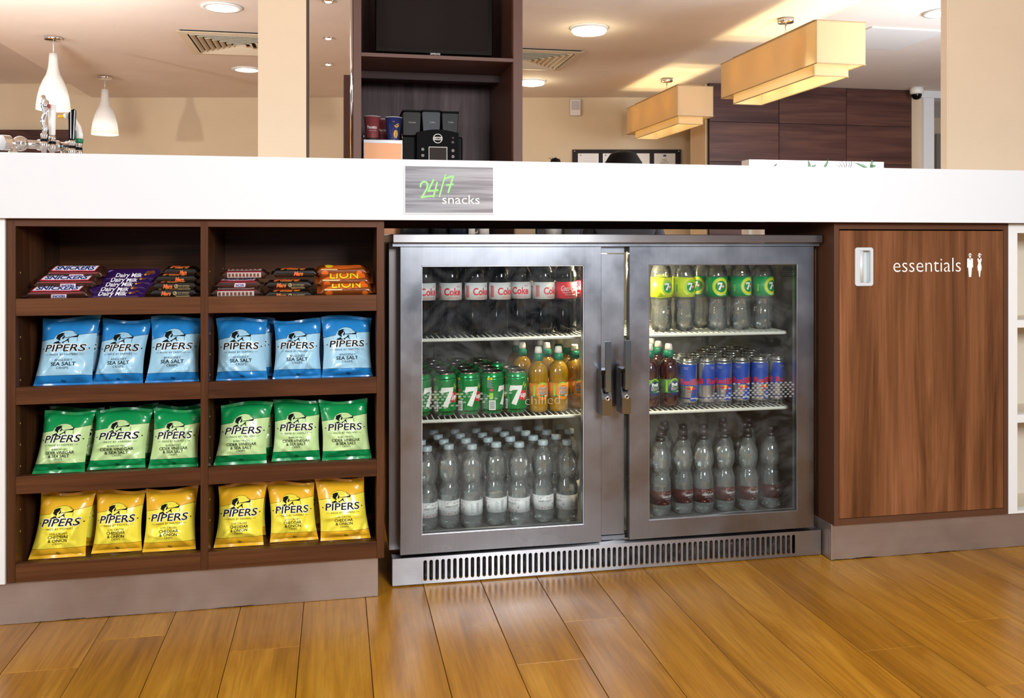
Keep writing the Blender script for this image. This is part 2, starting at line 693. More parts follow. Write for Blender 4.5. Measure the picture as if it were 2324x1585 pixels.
# ------------------------------------------------------------------ kick plates
b = MB()
b.box(-3.2, 0.101, 2.205, 2.22, 0.0, 0.0984, ch=0.001)
b.box(0.089, 0.101, 2.22, 2.62, 0.0, 0.0984)
struct('baseboard_left', b, M['kick'])
b = MB()
b.box(1.3265, 3.2, 2.212, 2.227, 0.0, 0.0984, ch=0.001)
b.box(1.3265, 1.3385, 2.227, 2.62, 0.0, 0.0984)
struct('baseboard_right', b, M['kick'])

# ------------------------------------------------------------------ white counter
AB, AT = 0.9235, 1.0716
counter = thing('counter', 'long glossy white counter top with deep front apron over the shelves and fridge', 'counter', (0, 2.17, 0.98))
off = Vector((0, -2.17, -0.98))
b = MB(); b.box(-3.2, 3.3, 2.17, 2.19, AB, AT, ch=0.0015); b.build('apron', M['white_gloss'], counter, loc=off)
b = MB(); b.box(-3.2, 3.3, 2.191, 2.97, 1.04, AT, ch=0.0015); b.build('worktop', M['white_gloss'], counter, loc=off)
b = MB(); b.box(-3.2, 3.3, 2.88, 2.90, 0.9145, 1.039); b.build('rear_rail', M['walnut_h'], counter, loc=off)
b = MB(); b.box(-3.2, -0.7315, 2.185, 2.205, 0.0994, AB - 0.0005); b.build('end_panel', M['white'], counter, loc=off)

# ------------------------------------------------------------------ open shelf cabinet
CF, CB = 2.19, 2.52
LX0, LX1, DX0, DX1, RX0, RX1 = -0.7295, -0.7113, -0.3124, -0.2956, 0.0971, 0.1152
shelf = thing('snack_cabinet', 'walnut open shelf cabinet of two bays filled with chocolate bars and crisp bags', 'cabinet', (-0.307, 2.19, 0.0986))
so = -Vector(shelf.location)


def part(mb, name, mat, parent=shelf, **k):
    return mb.build(name, mat, parent, loc=-Vector(parent.location), **k)


for x0, x1 in ((LX0, LX1), (RX0, RX1)):
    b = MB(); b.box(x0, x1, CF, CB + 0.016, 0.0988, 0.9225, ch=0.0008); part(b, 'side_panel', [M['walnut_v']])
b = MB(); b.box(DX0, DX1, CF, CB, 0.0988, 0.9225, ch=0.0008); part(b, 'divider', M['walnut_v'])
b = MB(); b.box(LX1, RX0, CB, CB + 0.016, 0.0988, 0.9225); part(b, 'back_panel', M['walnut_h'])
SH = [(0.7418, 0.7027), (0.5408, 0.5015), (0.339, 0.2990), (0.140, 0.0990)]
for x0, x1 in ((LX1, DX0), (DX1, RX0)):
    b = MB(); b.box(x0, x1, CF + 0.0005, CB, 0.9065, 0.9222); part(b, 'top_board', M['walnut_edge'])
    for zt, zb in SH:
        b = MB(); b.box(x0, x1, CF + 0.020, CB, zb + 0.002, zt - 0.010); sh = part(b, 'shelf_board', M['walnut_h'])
        b = MB(); b.box(x0, x1, CF + 0.001, CF + 0.0195, zb, zt, ch=0.0008); b.build('front_lip', M['walnut_h'], sh)
for x in (LX1, DX1):
    b = MB()
    for z in (0.8, 0.652, 0.602, 0.553, 0.454, 0.405, 0.355, 0.256, 0.206):
        for y in (2.222, 2.47):
            b.lathe([(0.0024, 0), (0.0024, 0.0006), (0.0, 0.0007)], 10, (x + 0.0001, y, z), 0, 'X')
    part(b, 'shelf_pin_sockets', plain('brass_socket', '#d8b878', 0.4, 0.6))['kind'] = 'stuff'

# ------------------------------------------------------------------ cabinet with door "essentials"
RF = 2.2
ess = thing('essentials_cabinet', 'closed walnut cupboard with recessed white pull and white lettering', 'cabinet', (1.6, RF, 0.0986))
eo = (0, 0, 0)
b = MB(); b.box(1.3275, 1.3425, RF, 2.60, 0.0988, 0.9225, ch=0.0006); part(b, 'side_panel', M['walnut_edge'], ess)
b = MB(); b.box(1.8552, 1.8692, RF, 2.60, 0.0988, 0.9225, ch=0.0006); part(b, 'side_panel', M['walnut_edge'], ess)
b = MB(); b.box(1.3427, 1.8550, RF + 0.0005, 2.60, 0.9055, 0.9222); part(b, 'top_board', M['walnut_edge'], ess)
b = MB(); b.box(1.3427, 1.8550, RF + 0.0005, 2.60, 0.0990, 0.1155); part(b, 'bottom_board', M['walnut_edge'], ess)
b = MB(); b.box(1.3427, 1.8550, 2.585, 2.60, 0.1157, 0.905); part(b, 'back_panel', M['walnut_edge'], ess)
h0, h1 = P(1940, 562, Y=RF), P(1981, 649, Y=RF)
hx0, hx1, hz0, hz1 = h0.x, h1.x, h1.z, h0.z
i0, i1 = P(1949.5, 569, Y=RF), P(1974.5, 642, Y=RF)


def rrect(x0, x1, z0, z1, r, n=5):
    out = []
    for cx, cz, a in ((x1 - r, z1 - r, 0), (x0 + r, z1 - r, PI / 2), (x0 + r, z0 + r, PI), (x1 - r, z0 + r, 3 * PI / 2)):
        out += [(cx + r * math.cos(a + PI / 2 * i / n), cz + r * math.sin(a + PI / 2 * i / n)) for i in range(n + 1)]
    return out


XZ = lambda x, z, h: (x, h, z)
b = MB()
b.prism([(1.3438, 0.1172), (1.8538, 0.1172), (1.8538, 0.9018), (1.3438, 0.9018)], XZ, RF + 0.001, RF + 0.019, 0,
        holes=[rrect(i0.x - 0.002, i1.x + 0.002, i1.z - 0.002, i0.z + 0.002, 0.003)])
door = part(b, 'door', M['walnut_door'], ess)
b = MB()
b.prism(rrect(hx0, hx1, hz0, hz1, 0.007), XZ, RF - 0.002, RF + 0.0008, 0, holes=[rrect(i0.x, i1.x, i1.z, i0.z, 0.003)])
b.box(i0.x - 0.001, i1.x + 0.001, RF + 0.016, RF + 0.018, i1.z - 0.001, i0.z + 0.001)
for x in (i0.x - 0.001, i1.x):
    b.box(x, x + 0.001, RF, RF + 0.016, i1.z, i0.z)
b.tube([(i0.x + 0.0085, RF + 0.004, i1.z + 0.001), (i0.x + 0.0085, RF + 0.004, i0.z - 0.001)], 0.0062, 14)
b.box(i0.x, i0.x + 0.008, RF + 0.0005, RF + 0.003, i1.z, i0.z)
b.build('recessed_handle', M['aluminium'], door)
d = D2()
t0, t1 = P(2028, 618, Y=RF), P(2181, 618, Y=RF)
d.text('essentials', (t0.x + t1.x) / 2, t0.z + 0.0, 0.0395, 0, width=t1.x - t0.x, bold=-0.012)


def figure(cx, top, bot, woman):
    k = (top - bot) / 370.0
    fx = lambda pts: [(cx + x * k, top - y * k) for x, y in pts]
    d.disc(cx, top - 18 * k, 21 * k, 18 * k, 0)
    d.poly(fx([(-30, 25), (30, 22), (30, 32), (-30, 34)] if not woman else [(-34, 34), (36, 18), (40, 26), (-30, 42)]), 0)
    d.disc(cx, top - 50 * k, 17 * k, 22 * k, 0)
    if not woman:
        d.poly(fx([(-50, 85), (-12, 76), (0, 112), (12, 76), (50, 85), (52, 222), (34, 222), (20, 370), (-20, 370), (-34, 222), (-52, 222)]), 0)
    else:
        d.poly(fx([(-40, 90), (-20, 76), (0, 108), (20, 76), (40, 90), (22, 150), (38, 215), (30, 270), (20, 275), (8, 370), (-8, 370), (-18, 275), (-30, 270), (-38, 215), (-22, 150)]), 0)


f0, f1 = P(2202, 575, Y=RF), P(2202, 629, Y=RF)
figure(f0.x, f0.z, f1.z, False)
f0, f1 = P(2223.5, 575, Y=RF), P(2223.5, 629, Y=RF)
figure(f0.x, f0.z, f1.z, True)
b = MB(); d.emit(b, lambda x, z, h: (x, RF + 0.001 - h, z)); b.build('lettering', M['ink_white'], door, recalc=False)

# white cubby unit beyond
b = MB()
ops = []
for y0, y1 in ((529, 727), (744, 942), (960, 1160)):
    p0, p1 = P(2309, y0, Y=RF), P(2309, y1, Y=RF)
    ops.append((p0.x, p0.x + 0.42, p1.z, p0.z))
cub = thing('cubby_unit', 'white open cubby unit standing past the walnut cupboard', 'shelf unit', (2.2, RF, 0.0986))
b.prism([(1.8700, 0.0990), (2.9, 0.0990), (2.9, 0.9225), (1.8700, 0.9225)], XZ, RF, RF + 0.03, 0,
        holes=[[(x0, z0), (x1, z0), (x1, z1), (x0, z1)] for x0, x1, z0, z1 in ops])
part(b, 'front_frame', M['white'], cub)
for x0, x1, z0, z1 in ops:
    b = MB()
    b.box(x0 - 0.004, x1 + 0.004, RF + 0.155, RF + 0.165, z0 - 0.004, z1 + 0.004)
    b.box(x0 - 0.004, x0 - 0.0005, RF + 0.0305, RF + 0.155, z0, z1)
    b.box(x1 + 0.0005, x1 + 0.004, RF + 0.0305, RF + 0.155, z0, z1)
    b.box(x0, x1, RF + 0.0305, RF + 0.155, z0 - 0.004, z0 - 0.0005)
    b.box(x0, x1, RF + 0.0305, RF + 0.155, z1 + 0.0005, z1 + 0.004)
    part(b, 'recess', plain('cream_recess', '#d9d0bd', 0.5), cub)

# ------------------------------------------------------------------ fridge
FY = 2.262
fr = thing('bottle_fridge', 'stainless steel two-door glass fridge lit inside and full of drinks', 'fridge', (0.73, 2.5, 0.0))
b = MB()
b.box(0.1335, 0.1615, 2.304, 2.80, 0.078, 0.8675)
b.box(1.2985, 1.3203, 2.304, 2.80, 0.078, 0.8675)
b.box(0.1617, 1.2983, 2.304, 2.80, 0.8475, 0.8675)
b.box(0.1617, 1.2983, 2.304, 2.80, 0.0735, 0.0845)
b.box(0.1617, 1.2983, 2.785, 2.80, 0.0847, 0.8473)
for x0 in (0.17, 1.22):
    for y in (2.34, 2.72):
        b.box(x0, x0 + 0.05, y, y + 0.05, 0.0, 0.0733)
part(b, 'body', M['steel_dark'], fr)
b = MB()
b.box(0.1620, 1.2980, 2.770, 2.784, 0.0848, 0.8470)
b.box(0.1620, 0.1660, 2.31, 2.770, 0.0848, 0.8470)
b.box(1.2940, 1.2980, 2.31, 2.770, 0.0848, 0.8470)
b.box(0.1662, 1.2938, 2.31, 2.770, 0.8430, 0.8470)
b.box(0.1662, 1.2938, 2.31, 2.770, 0.0848, 0.0870)
for x in (0.30, 0.62, 0.86, 1.19):
    b.box(x, x + 0.012, 2.762, 2.770, 0.0872, 0.8428)
for y in (2.352, 2.70):
    b.box(1.287, 1.294, y, y + 0.012, 0.0872, 0.8428)
part(b, 'liner', M['liner'], fr)
b = MB(); b.box(0.1391, 1.3205, 2.245, 2.81, 0.8682, 0.8905, ch=0.002); part(b, 'top_slab', M['steel'], fr)
b = MB()
b.box(0.6885, 0.7605, 2.288, 2.306, 0.0850, 0.8385, ch=0.0008)
b.box(0.6885, 0.7605, 2.286, 2.306, 0.8400, 0.8665, ch=0.0008)
b.box(0.6885, 0.7605, 2.284, 2.306, 0.0735, 0.0840)
b.box(0.14, 1.32, 2.262, 2.306, 0.8590, 0.8672)
part(b, 'mullion', M['steel_v'], fr)


def slot(cx, z0, z1, r, n=5):
    return [(cx + r * math.cos(a), z1 - r + r * math.sin(a)) for a in [PI * i / n for i in range(n + 1)]] + \
           [(cx + r * math.cos(a), z0 + r + r * math.sin(a)) for a in [PI + PI * i / n for i in range(n + 1)]]


b = MB()
gx0, gx1, NS = P(965, 1300, Y=2.255).x, P(1801, 1250, Y=2.255).x, 68
b.prism([(0.1391, 0.0035), (1.3203, 0.0035), (1.3203, 0.0712), (0.1391, 0.0712)], XZ, 2.255, 2.2575, 0,
        holes=[slot(gx0 + (gx1 - gx0) * i / (NS - 1), 0.0105, 0.0630, 0.0046) for i in range(NS)])
b.box(0.1391, 1.3203, 2.2576, 2.30, 0.0698, 0.0712)
b.box(0.1391, 0.1405, 2.2576, 2.31, 0.0035, 0.0697)
b.box(1.3189, 1.3203, 2.2576, 2.31, 0.0035, 0.0697)
b.build('grille', M['steel'], fr, loc=-Vector(fr.location))
t = NT('dusty_coil')
n_ = t.noise(t.coords((90, 20, 60)), 1.0, 5, 0.7)
t.l(t.ramp(n_, [(0.45, srgb('#15110f')), (0.62, srgb('#3c3734')), (0.75, srgb('#77797a'))]), t.b.inputs['Base Color'])
t.set(Roughness=0.6)
b = MB()
b.grid(lambda u, v: (0.16 + 1.14 * u, 2.286 + 0.004 * noise.noise((u * 60, v * 4, 0)), 0.004 + 0.064 * v), 160, 6)
part(b, 'condenser_coil', t.m, fr, recalc=False)


def fridge_door(x0, x1, gx0, gx1):
    b = MB()
    b.prism([(x0, 0.0768), (x1, 0.0768), (x1, 0.8583), (x0, 0.8583)], XZ, FY, FY + 0.026, 0,
            holes=[[(gx0, 0.1265), (gx1, 0.1265), (gx1, 0.8088), (gx0, 0.8088)]])
    dr = part(b, 'door', M['steel_v'], fr, bevel=0.001)
    b = MB()
    e = 0.0012
    for a in ((gx0, gx0 + e, 0.1265, 0.8088), (gx1 - e, gx1, 0.1265, 0.8088), (gx0, gx1, 0.1265, 0.1265 + e), (gx0, gx1, 0.8088 - e, 0.8088)):
        b.box(a[0], a[1], FY + 0.001, FY + 0.024, a[2], a[3])
    b.build('glazing_bead', M['steel'], dr)
    b = MB(); b.box(gx0 + e, gx1 - e, FY + 0.006, FY + 0.011, 0.1265 + e, 0.8088 - e); b.build('glass_pane', M['glass'], dr)
    b = MB()
    b.box(x0 + 0.005, x1 - 0.005, FY + 0.0262, FY + 0.036, 0.0815, 0.1215); b.box(x0 + 0.005, x1 - 0.005, FY + 0.0262, FY + 0.036, 0.8138, 0.8535)
    b.box(x0 + 0.005, gx0 - 0.006, FY + 0.0262, FY + 0.036, 0.1217, 0.8136); b.box(gx1 + 0.006, x1 - 0.005, FY + 0.0262, FY + 0.036, 0.1217, 0.8136)
    b.build('door_seal', M['black'], dr)
    return dr


D1 = fridge_door(0.159, 0.6886, 0.2137, 0.6401)
D2_ = fridge_door(0.7660, 1.3032, 0.821, 1.2524)


def handle(x0, x1, zt, zb, lx0, lx1, lt, lb, dr):
    b = MB()
    y0 = 2.214
    b.prism([(FY - 0.0005, zb), (y0, zb), (y0, zb + 0.042), (y0 + 0.006, zb + 0.056), (y0 + 0.012, zb + 0.07), (y0 + 0.012, zt - 0.012), (y0 + 0.002, zt), (FY - 0.0005, zt)],
            lambda y, z, h: (h, y, z), x0, x1, 0)
    b.box(lx0, lx1, y0 - 0.006, y0 - 0.001, lb, lt, 1, ch=0.0012)
    b.box(lx0 + 0.003, lx1 - 0.003, y0 - 0.001, y0 + 0.016, lb + 0.004, lb + 0.055, 0)
    cx = (x0 + x1) / 2
    zc = zb + 0.049
    b.lathe([(0.0, 0.0), (0.0028, 0.0), (0.0028, -0.002), (0.0062, -0.0026), (0.0062, 0.006)], 20, (cx, y0 - 0.002, zc - 0.004), 2, 'Y')
    b.lathe([(0.0026, 0.0), (0.0026, -0.0006), (0.0, -0.0006)], 14, (cx, y0 - 0.0022, zc - 0.004), 3, 'Y')
    b.build('lever_handle', [plain('dark_chrome', '#7f8790', 0.14, 1.0), M['chrome_blue'], M['chrome'], M['black']], dr)


q = lambda px, py: P(px, py, Y=2.214)
handle(q(1367, 900).x, q(1389, 900).x, q(1378, 841).z, q(1378, 944).z, q(1372.5, 800).x, q(1386, 800).x, q(1378, 775).z, q(1378, 890).z, D1)
handle(q(1412, 900).x, q(1432, 900).x, q(1420, 838).z, q(1420, 940).z, q(1417, 800).x, q(1430.5, 800).x, q(1420, 772).z, q(1420, 885).z, D2_)

# print on the glass
t = NT('frosted_print')
t.set(Base_Color=(0.75, 0.8, 0.8, 1), Roughness=0.7, Alpha=0.24)
frost = t.m
t = NT('pale_glass_print')
t.set(Base_Color=(0.85, 0.82, 0.74, 1), Roughness=0.7, Alpha=0.6)
pale_print = t.m
d = D2()
rd = random.Random(11)
gp = lambda px, py: P(px, py, Y=FY + 0.006)
for row, (yy, lim) in enumerate(((889, 6), (895, 14), (901, 13), (907, 11), (914, 9), (921, 9), (925.5, 8))):
    for c in range(20):
        px = 944 + c * 11 + (5.5 if row % 2 else 0)
        keep = c < lim - 3 or (c < lim + 6 and rd.random() < 0.45 and row < 5) or (c < lim and rd.random() < 0.6)
        if px > 958 and keep and px < 1160:
            p = gp(px, yy - 0.02 * (px - 1050) - 0.5)
            d.disc(p.x, p.z, 0.0043, 0.0027, 0, 12)
a, c = gp(1192, 919), gp(1270, 919)
d.text('chilled', (a.x + c.x) / 2, a.z - 0.001, 0.0245, 1, width=c.x - a.x, bold=-0.028)
b = MB(); d.emit(b, lambda x, z, h: (x, FY + 0.006 - h, z)); b.build('frosted_print', [frost, pale_print], D1, recalc=False)['kind'] = 'stuff'
d = D2()
for row, yy in enumerate((871, 876, 881.5, 887, 892, 897, 902.5)):
    start = (9, 10, 7, 6, 5, 1, 0)[row]
    for c in range(22):
        px = 1571 + c * 10.6 + (5.3 if row % 2 else 0)
        if c >= start and px < 1806 and not (c < start + 3 and rd.random() < 0.4):
            p = gp(px, yy - 0.026 * (px - 1690))
            d.disc(p.x, p.z, 0.0043, 0.0027, 0, 12)
b = MB(); d.emit(b, lambda x, z, h: (x, FY + 0.006 - h, z)); b.build('frosted_print', frost, D2_, recalc=False)['kind'] = 'stuff'
d = D2()
a, c = gp(1773, 612), gp(1808.5, 612)
d.text('WEALD', (a.x + c.x) / 2 + 0.002, a.z, 0.0075, 0, width=c.x - a.x - 0.001, bold=0.02)
for z in (0.7925, 0.7865, 0.7795):
    d.rect(a.x + 0.001, c.x + 0.001, z - 0.0007, z + 0.0007)
for z0 in (0.7865,):
    d.ring(a.x + 0.001, z0 - 0.0035 - 0.0, 0.0028, 0.0042, 0, 10, a0=PI / 2, a1=3 * PI / 2)
d.rect(a.x + 0.001, c.x + 0.001, 0.7745, 0.7759)
b = MB(); d.emit(b, lambda x, z, h: (x, FY + 0.006 - h, z)); b.build('lettering', M['ink'], D2_, recalc=False)

# wire shelves
Y0, Y1 = 2.335, 2.755


def wire_shelf(x0, x1, z):
    b = MB()
    zf = z - 0.006
    r = 0.0048
    b.tube([(x0 + 0.006, Y0 + 0.02, zf), (x0 + 0.002, Y0 + 0.004, zf), (x0 + 0.010, Y0, zf), (x1 - 0.010, Y0, zf), (x1 - 0.002, Y0 + 0.004, zf), (x1 - 0.002, Y0 + 0.02, zf)], r, 8)
    b.tube([(x0, Y1, zf), (x1, Y1, zf)], r, 6)
    b.tube([(x0, (Y0 + Y1) / 2, zf - 0.002), (x1, (Y0 + Y1) / 2, zf - 0.002)], 0.003, 6)
    n = int((x1 - x0) / 0.0157)
    for i in range(n + 1):
        x = x0 + 0.006 + (x1 - x0 - 0.012) * i / n
        b.tube([(x, Y0 - 0.0035, zf - 0.002), (x, Y0 + 0.001, z - 0.0022), (x, Y1, z - 0.0022)], 0.0020, 5)
    for x in (x0 + 0.002, x1 - 0.002):
        b.tube([(x, Y0 + 0.02, zf), (x, Y1, zf)], r, 6)
    part(b, 'wire_shelf', M['wire'], fr)


S1, S2, S0 = 0.618, 0.4045, 0.0872
wire_shelf(0.185, 0.690, S1)
wire_shelf(0.762, 1.262, S1)
wire_shelf(0.185, 0.690, S2)
wire_shelf(0.762, 1.268, S2)
b = MB()
b.lathe([(0.0, 0), (0.008, 0), (0.008, 0.16), (0.0, 0.16)], 12, (0.725, 2.345, 0.832), 0, 'Y')
part(b, 'interior_lamp', glow('fridge_lamp_glow', (1.0, 0.82, 0.48), 45), fr)
lamp('fridge_light', 'POINT', (0.725, 2.40, 0.795), None, 11, (1.0, 0.84, 0.52), 0.02)

# ------------------------------------------------------------------ sign on the apron
a, c = P(917, 374, Y=2.1665), P(1121, 487, Y=2.1665)
sg = thing('snack_sign', 'grey striped acrylic sign on the white apron reading 24/7 snacks', 'sign', ((a.x + c.x) / 2, 2.17, (a.z + c.z) / 2))
b = MB(); b.box(a.x, c.x, 2.1665, 2.1698, c.z, a.z, ch=0.0006); part(b, 'acrylic_plate', plain('clear_edge', '#eceff2', 0.3), sg)
t = NT('sign_print')
tc = t.coords((1, 1, 1))
sep = t.n('ShaderNodeSeparateXYZ'); t.l(tc, sep.inputs[0])
nz = t.noise(t.coords((2.2, 1, 62), (0, 0.05, 0)), 1.0, 3, 0.55, 0.25)
st = t.ramp(nz, [(0.40, srgb('#5f5c61')), (0.48, srgb('#6d6a6f')), (0.52, srgb('#838489')), (0.62, srgb('#94979c'))])
gr = t.n('ShaderNodeTexGradient')
mp = t.n('ShaderNodeMapping'); mp.inputs['Location'].default_value = (0.0, 0, 0); mp.inputs['Scale'].default_value = (4.5, 1, 1)
mp.inputs['Location'].default_value = (-4.5 * a.x, 0, 0)
tc2 = t.n('ShaderNodeTexCoord'); t.l(tc2.outputs['Object'], mp.inputs[0]); t.l(mp.outputs[0], gr.inputs[0])
gc = t.ramp(gr.outputs['Fac'], [(0.0, (0.85, 0.87, 0.92)), (0.6, (1.0, 0.98, 0.98)), (1.0, (1.2, 1.1, 1.1))])
t.l(t.mixc(1.0, st, gc, 'MULTIPLY'), t.b.inputs['Base Color'])
t.set(Roughness=0.45)
a2, c2 = P(919.5, 377, Y=2.1663), P(1119, 484.5, Y=2.1663)
b = MB(); b.box(a2.x, c2.x, 2.1661, 2.1664, c2.z, a2.z); part(b, 'printed_panel', t.m, sg)
d = D2()
zz = lambda pts: [((lambda p: (p.x, p.z))(P(760 + x / 2.9795, y / 2.9795, Y=2.166))) for x, y in pts]
W = 0.0042


def soft(pts):
    return [(x, z) for x, z in catmull(pts)]


d.stroke(soft(zz([(578, 1268), (583, 1242), (603, 1229), (624, 1240), (624, 1268), (606, 1305), (584, 1339)])), W, 0)
d.stroke(zz([(581, 1338), (610, 1331), (661, 1326)]), W, 0, lift=2)
d.stroke(soft(zz([(669, 1213), (650, 1252), (630, 1294)])), W, 0)
d.stroke(zz([(627, 1293), (665, 1290), (700, 1286)]), W, 0, lift=2)
d.stroke(soft(zz([(692, 1232), (680, 1280), (665, 1336)])), W, 0, lift=4)
d.stroke(zz([(747, 1181), (726, 1258), (705, 1335)]), W * 0.9, 0, lift=7)
d.stroke(zz([(741, 1211), (770, 1200), (803, 1192)]), W, 0)
d.stroke(soft(zz([(801, 1192), (783, 1250), (765, 1306)])), W, 0, lift=2)
d.stroke(zz([(752, 1254), (803, 1246)]), W * 0.9, 0, lift=4)
w0, w1 = zz([(726, 1378), (979, 1378)])
d.text('snacks', (w0[0] + w1[0]) / 2, w0[1], 0.0215, 1, width=w1[0] - w0[0], bold=-0.004)
b = MB(); d.emit(b, lambda x, z, h: (x, 2.1661 - h, z))
part(b, 'lettering', [plain('lime_ink', '#8fe07a', 0.5), M['ink_white']], sg, recalc=False)

# ------------------------------------------------------------------ the room behind the counter
CY, SY = math.cos(YAW), math.sin(YAW)
CAM = lambda r, d, z: Vector((r * CY + d * SY, -r * SY + d * CY, z))
CEIL = 2.4
WB = 9.4
xe = P(0, 97, Z=CEIL).x
b = MB()
for q in ([(-7.0, WB), (2.62, WB), (2.62, WB + 0.12), (-7.0, WB + 0.12)],):
    for z0, z1 in ((0.0, 2.56),):
        i = len(b.v)
        b.v += [CAM(r, d, z) for z in (z0, z1) for r, d in q]
        for f in ((3, 2, 1, 0), (4, 5, 6, 7), (0, 1, 5, 4), (1, 2, 6, 5), (2, 3, 7, 6), (3, 0, 4, 7)):
            b.f.append(([i + k for k in f], 0, False))
wall_back = struct('wall_back', b, M['beige'])
b = MB()
b.box(xe, 7.5, -1.2, 12.5, CEIL, CEIL + 0.06)
b.box(-6.5, xe + 0.02, -1.2, 12.5, 2.545, 2.60)
b.box(xe, xe + 0.02, -1.2, 12.5, CEIL + 0.0601, 2.5449)
ceiling = struct('ceiling', b, M['ceiling'])

# panelled wall
PY = 8.0
xs = [P(x, 300, Y=PY).x for x in (1610, 1768, 1921, 2069)]
zr = [2.398, 2.030, 1.646, 1.262, 0.878, 0.494, 0.11]
b = MB(); b.box(xs[0] + 0.004, xs[-1] - 0.004, PY + 0.016, PY + 0.4, 0.0, 2.399)
b.box(xs[0] - 0.02, xs[0] + 0.003, PY + 0.05, PY + 0.42, 0.0, 2.399, 1)
wp = struct('wall_panelled', b, [M['black_matt'], M['beige']])
for i in range(3):
    for z1, z0 in zip(zr, zr[1:]):
        b = MB(); b.box(xs[i] + 0.003, xs[i + 1] - 0.003, PY, PY + 0.0155, z0 + 0.003, z1 - 0.003, ch=0.001)
        b.build('panel', M['panel_wood'], wp)
b = MB()
x0, x1 = P(2069, 300, Y=8.03).x, P(2092, 300, Y=8.03).x
b.box(x0, x1, 8.03, 8.2, 0, 2.399)
struct('wall_right', b, M['beige_paper'])
b = MB()
x0, x1 = P(2092, 300, Y=8.06).x, P(2097, 300, Y=8.06).x
b.box(x0, x1, 8.06, 8.2, 0, 2.33, 1)
x0, x1 = P(2096.5, 300, Y=7.98).x, P(2120, 300, Y=7.98).x
b.box(x0, x1, 7.98, 8.2, 0, P(2110, 222, Y=7.98).z)
b.box(x0 - 0.05, x1 + 0.5, 7.98, 8.2, P(2110, 222, Y=7.98).z + 0.001, 2.399)
struct('trim_3', b, [M['white'], M['black_matt']])
b = MB()
x0 = P(2118, 300, Y=9.7).x
b.box(x0 - 0.2, 7.4, 9.7, 9.8, 0, 2.399)
struct('wall_far', b, M['beige_paper'])
dz = P(2135, 310, Y=9.68).z
b = MB()
b.box(x0 + 0.10, x0 + 1.1, 9.672, 9.698, 0.003, dz - 0.05)
door2 = struct('door_2', b, plain('dark_door', '#2c211d', 0.5))
b = MB()
b.box(x0 + 0.02, x0 + 0.097, 9.665, 9.698, 0.003, dz + 0.03)
b.box(x0 + 0.0975, x0 + 1.2, 9.665, 9.698, dz - 0.048, dz + 0.03)
b.build('door_frame', plain('grey_frame', '#8c8478', 0.5), door2)

# dark wooden double door against the back wall
b = MB()


def cbox(mb, r0, r1, d0, d1, z0, z1, m=0):
    i = len(mb.v)
    mb.v += [CAM(r, d, z) for z in (z0, z1) for r, d in ((r0, d0), (r1, d0), (r1, d1), (r0, d1))]
    for f in ((3, 2, 1, 0), (4, 5, 6, 7), (0, 1, 5, 4), (1, 2, 6, 5), (2, 3, 7, 6), (3, 0, 4, 7)):
        mb.f.append(([i + k for k in f], m, False))


rr = lambda px, d: (px - 1162) / FOC * d
zt = EYE + (HORIZON - 294.5) / FOC * 9.33
r1 = rr(158.5, 9.33)
cbox(b, r1 - 1.75, r1, 9.33, 9.395, zt - 0.10, zt)
cbox(b, r1 - 0.10, r1, 9.33, 9.395, 0.002, zt - 0.1005)
cbox(b, r1 - 1.75, r1 - 1.65, 9.33, 9.395, 0.002, zt - 0.1005)
door1 = struct('door_1', b, M['wenge_dark'])
for a0, a1 in ((r1 - 0.872, r1 - 0.102), (r1 - 1.648, r1 - 0.878)):
    b = MB(); cbox(b, a0, a1, 9.36, 9.394, 0.004, zt - 0.103); lf = b.build('door_leaf', M['panel_wood'], door1)
    for z0, z1 in ((0.2, 0.95), (1.05, zt - 0.2)):
        b = MB(); cbox(b, a0 + 0.1, a1 - 0.1, 9.352, 9.3595, z0, z1); b.build('raised_panel', M['wenge_dark'], lf)

# pillars standing on the counter
y0, y1 = 2.55, 2.755
x0, x1 = P(585.5, 200, Y=y0).x, P(697, 200, Y=y0).x
b = MB(); b.box(x0, x1 - 0.0025, y0, y1, AT, CEIL - 0.001, 0); b.box(x1 - 0.0024, x1, y0 + 0.001, y1 - 0.001, AT, CEIL - 0.001, 1)
struct('trim_1', b, [M['beige_paper'], plain('pillar_side_painted_shade', '#4a3a30', 0.6)])  # second material is the side face, its shade put into a dark colour
x0 = P(2149, 200, Y=y0).x
b = MB(); b.box(x0, x0 + 0.9, y0, y0 + 0.03, AT, CEIL - 0.001)
struct('trim_2', b, M['beige_paper'])

# ceiling hatch and panel
a = P(1388, 22, Z=CEIL - 0.012)
b = MB(); b.box(a.x - 1.2, a.x, a.y - 1.2, a.y, CEIL - 0.02, CEIL - 0.0005, ch=0.003)
struct('trim_4', b, M['ceiling'])
a = P(2035, 113, Z=CEIL - 0.008)
b = MB(); b.box(a.x - 0.62, a.x, a.y - 0.62, a.y, CEIL - 0.010, CEIL - 0.0005, ch=0.002)
struct('trim_5', b, M['white'])

# ------------------------------------------------------------------ ceiling vents
vent_m = plain('vent_paint', '#cfc6b0', 0.5)


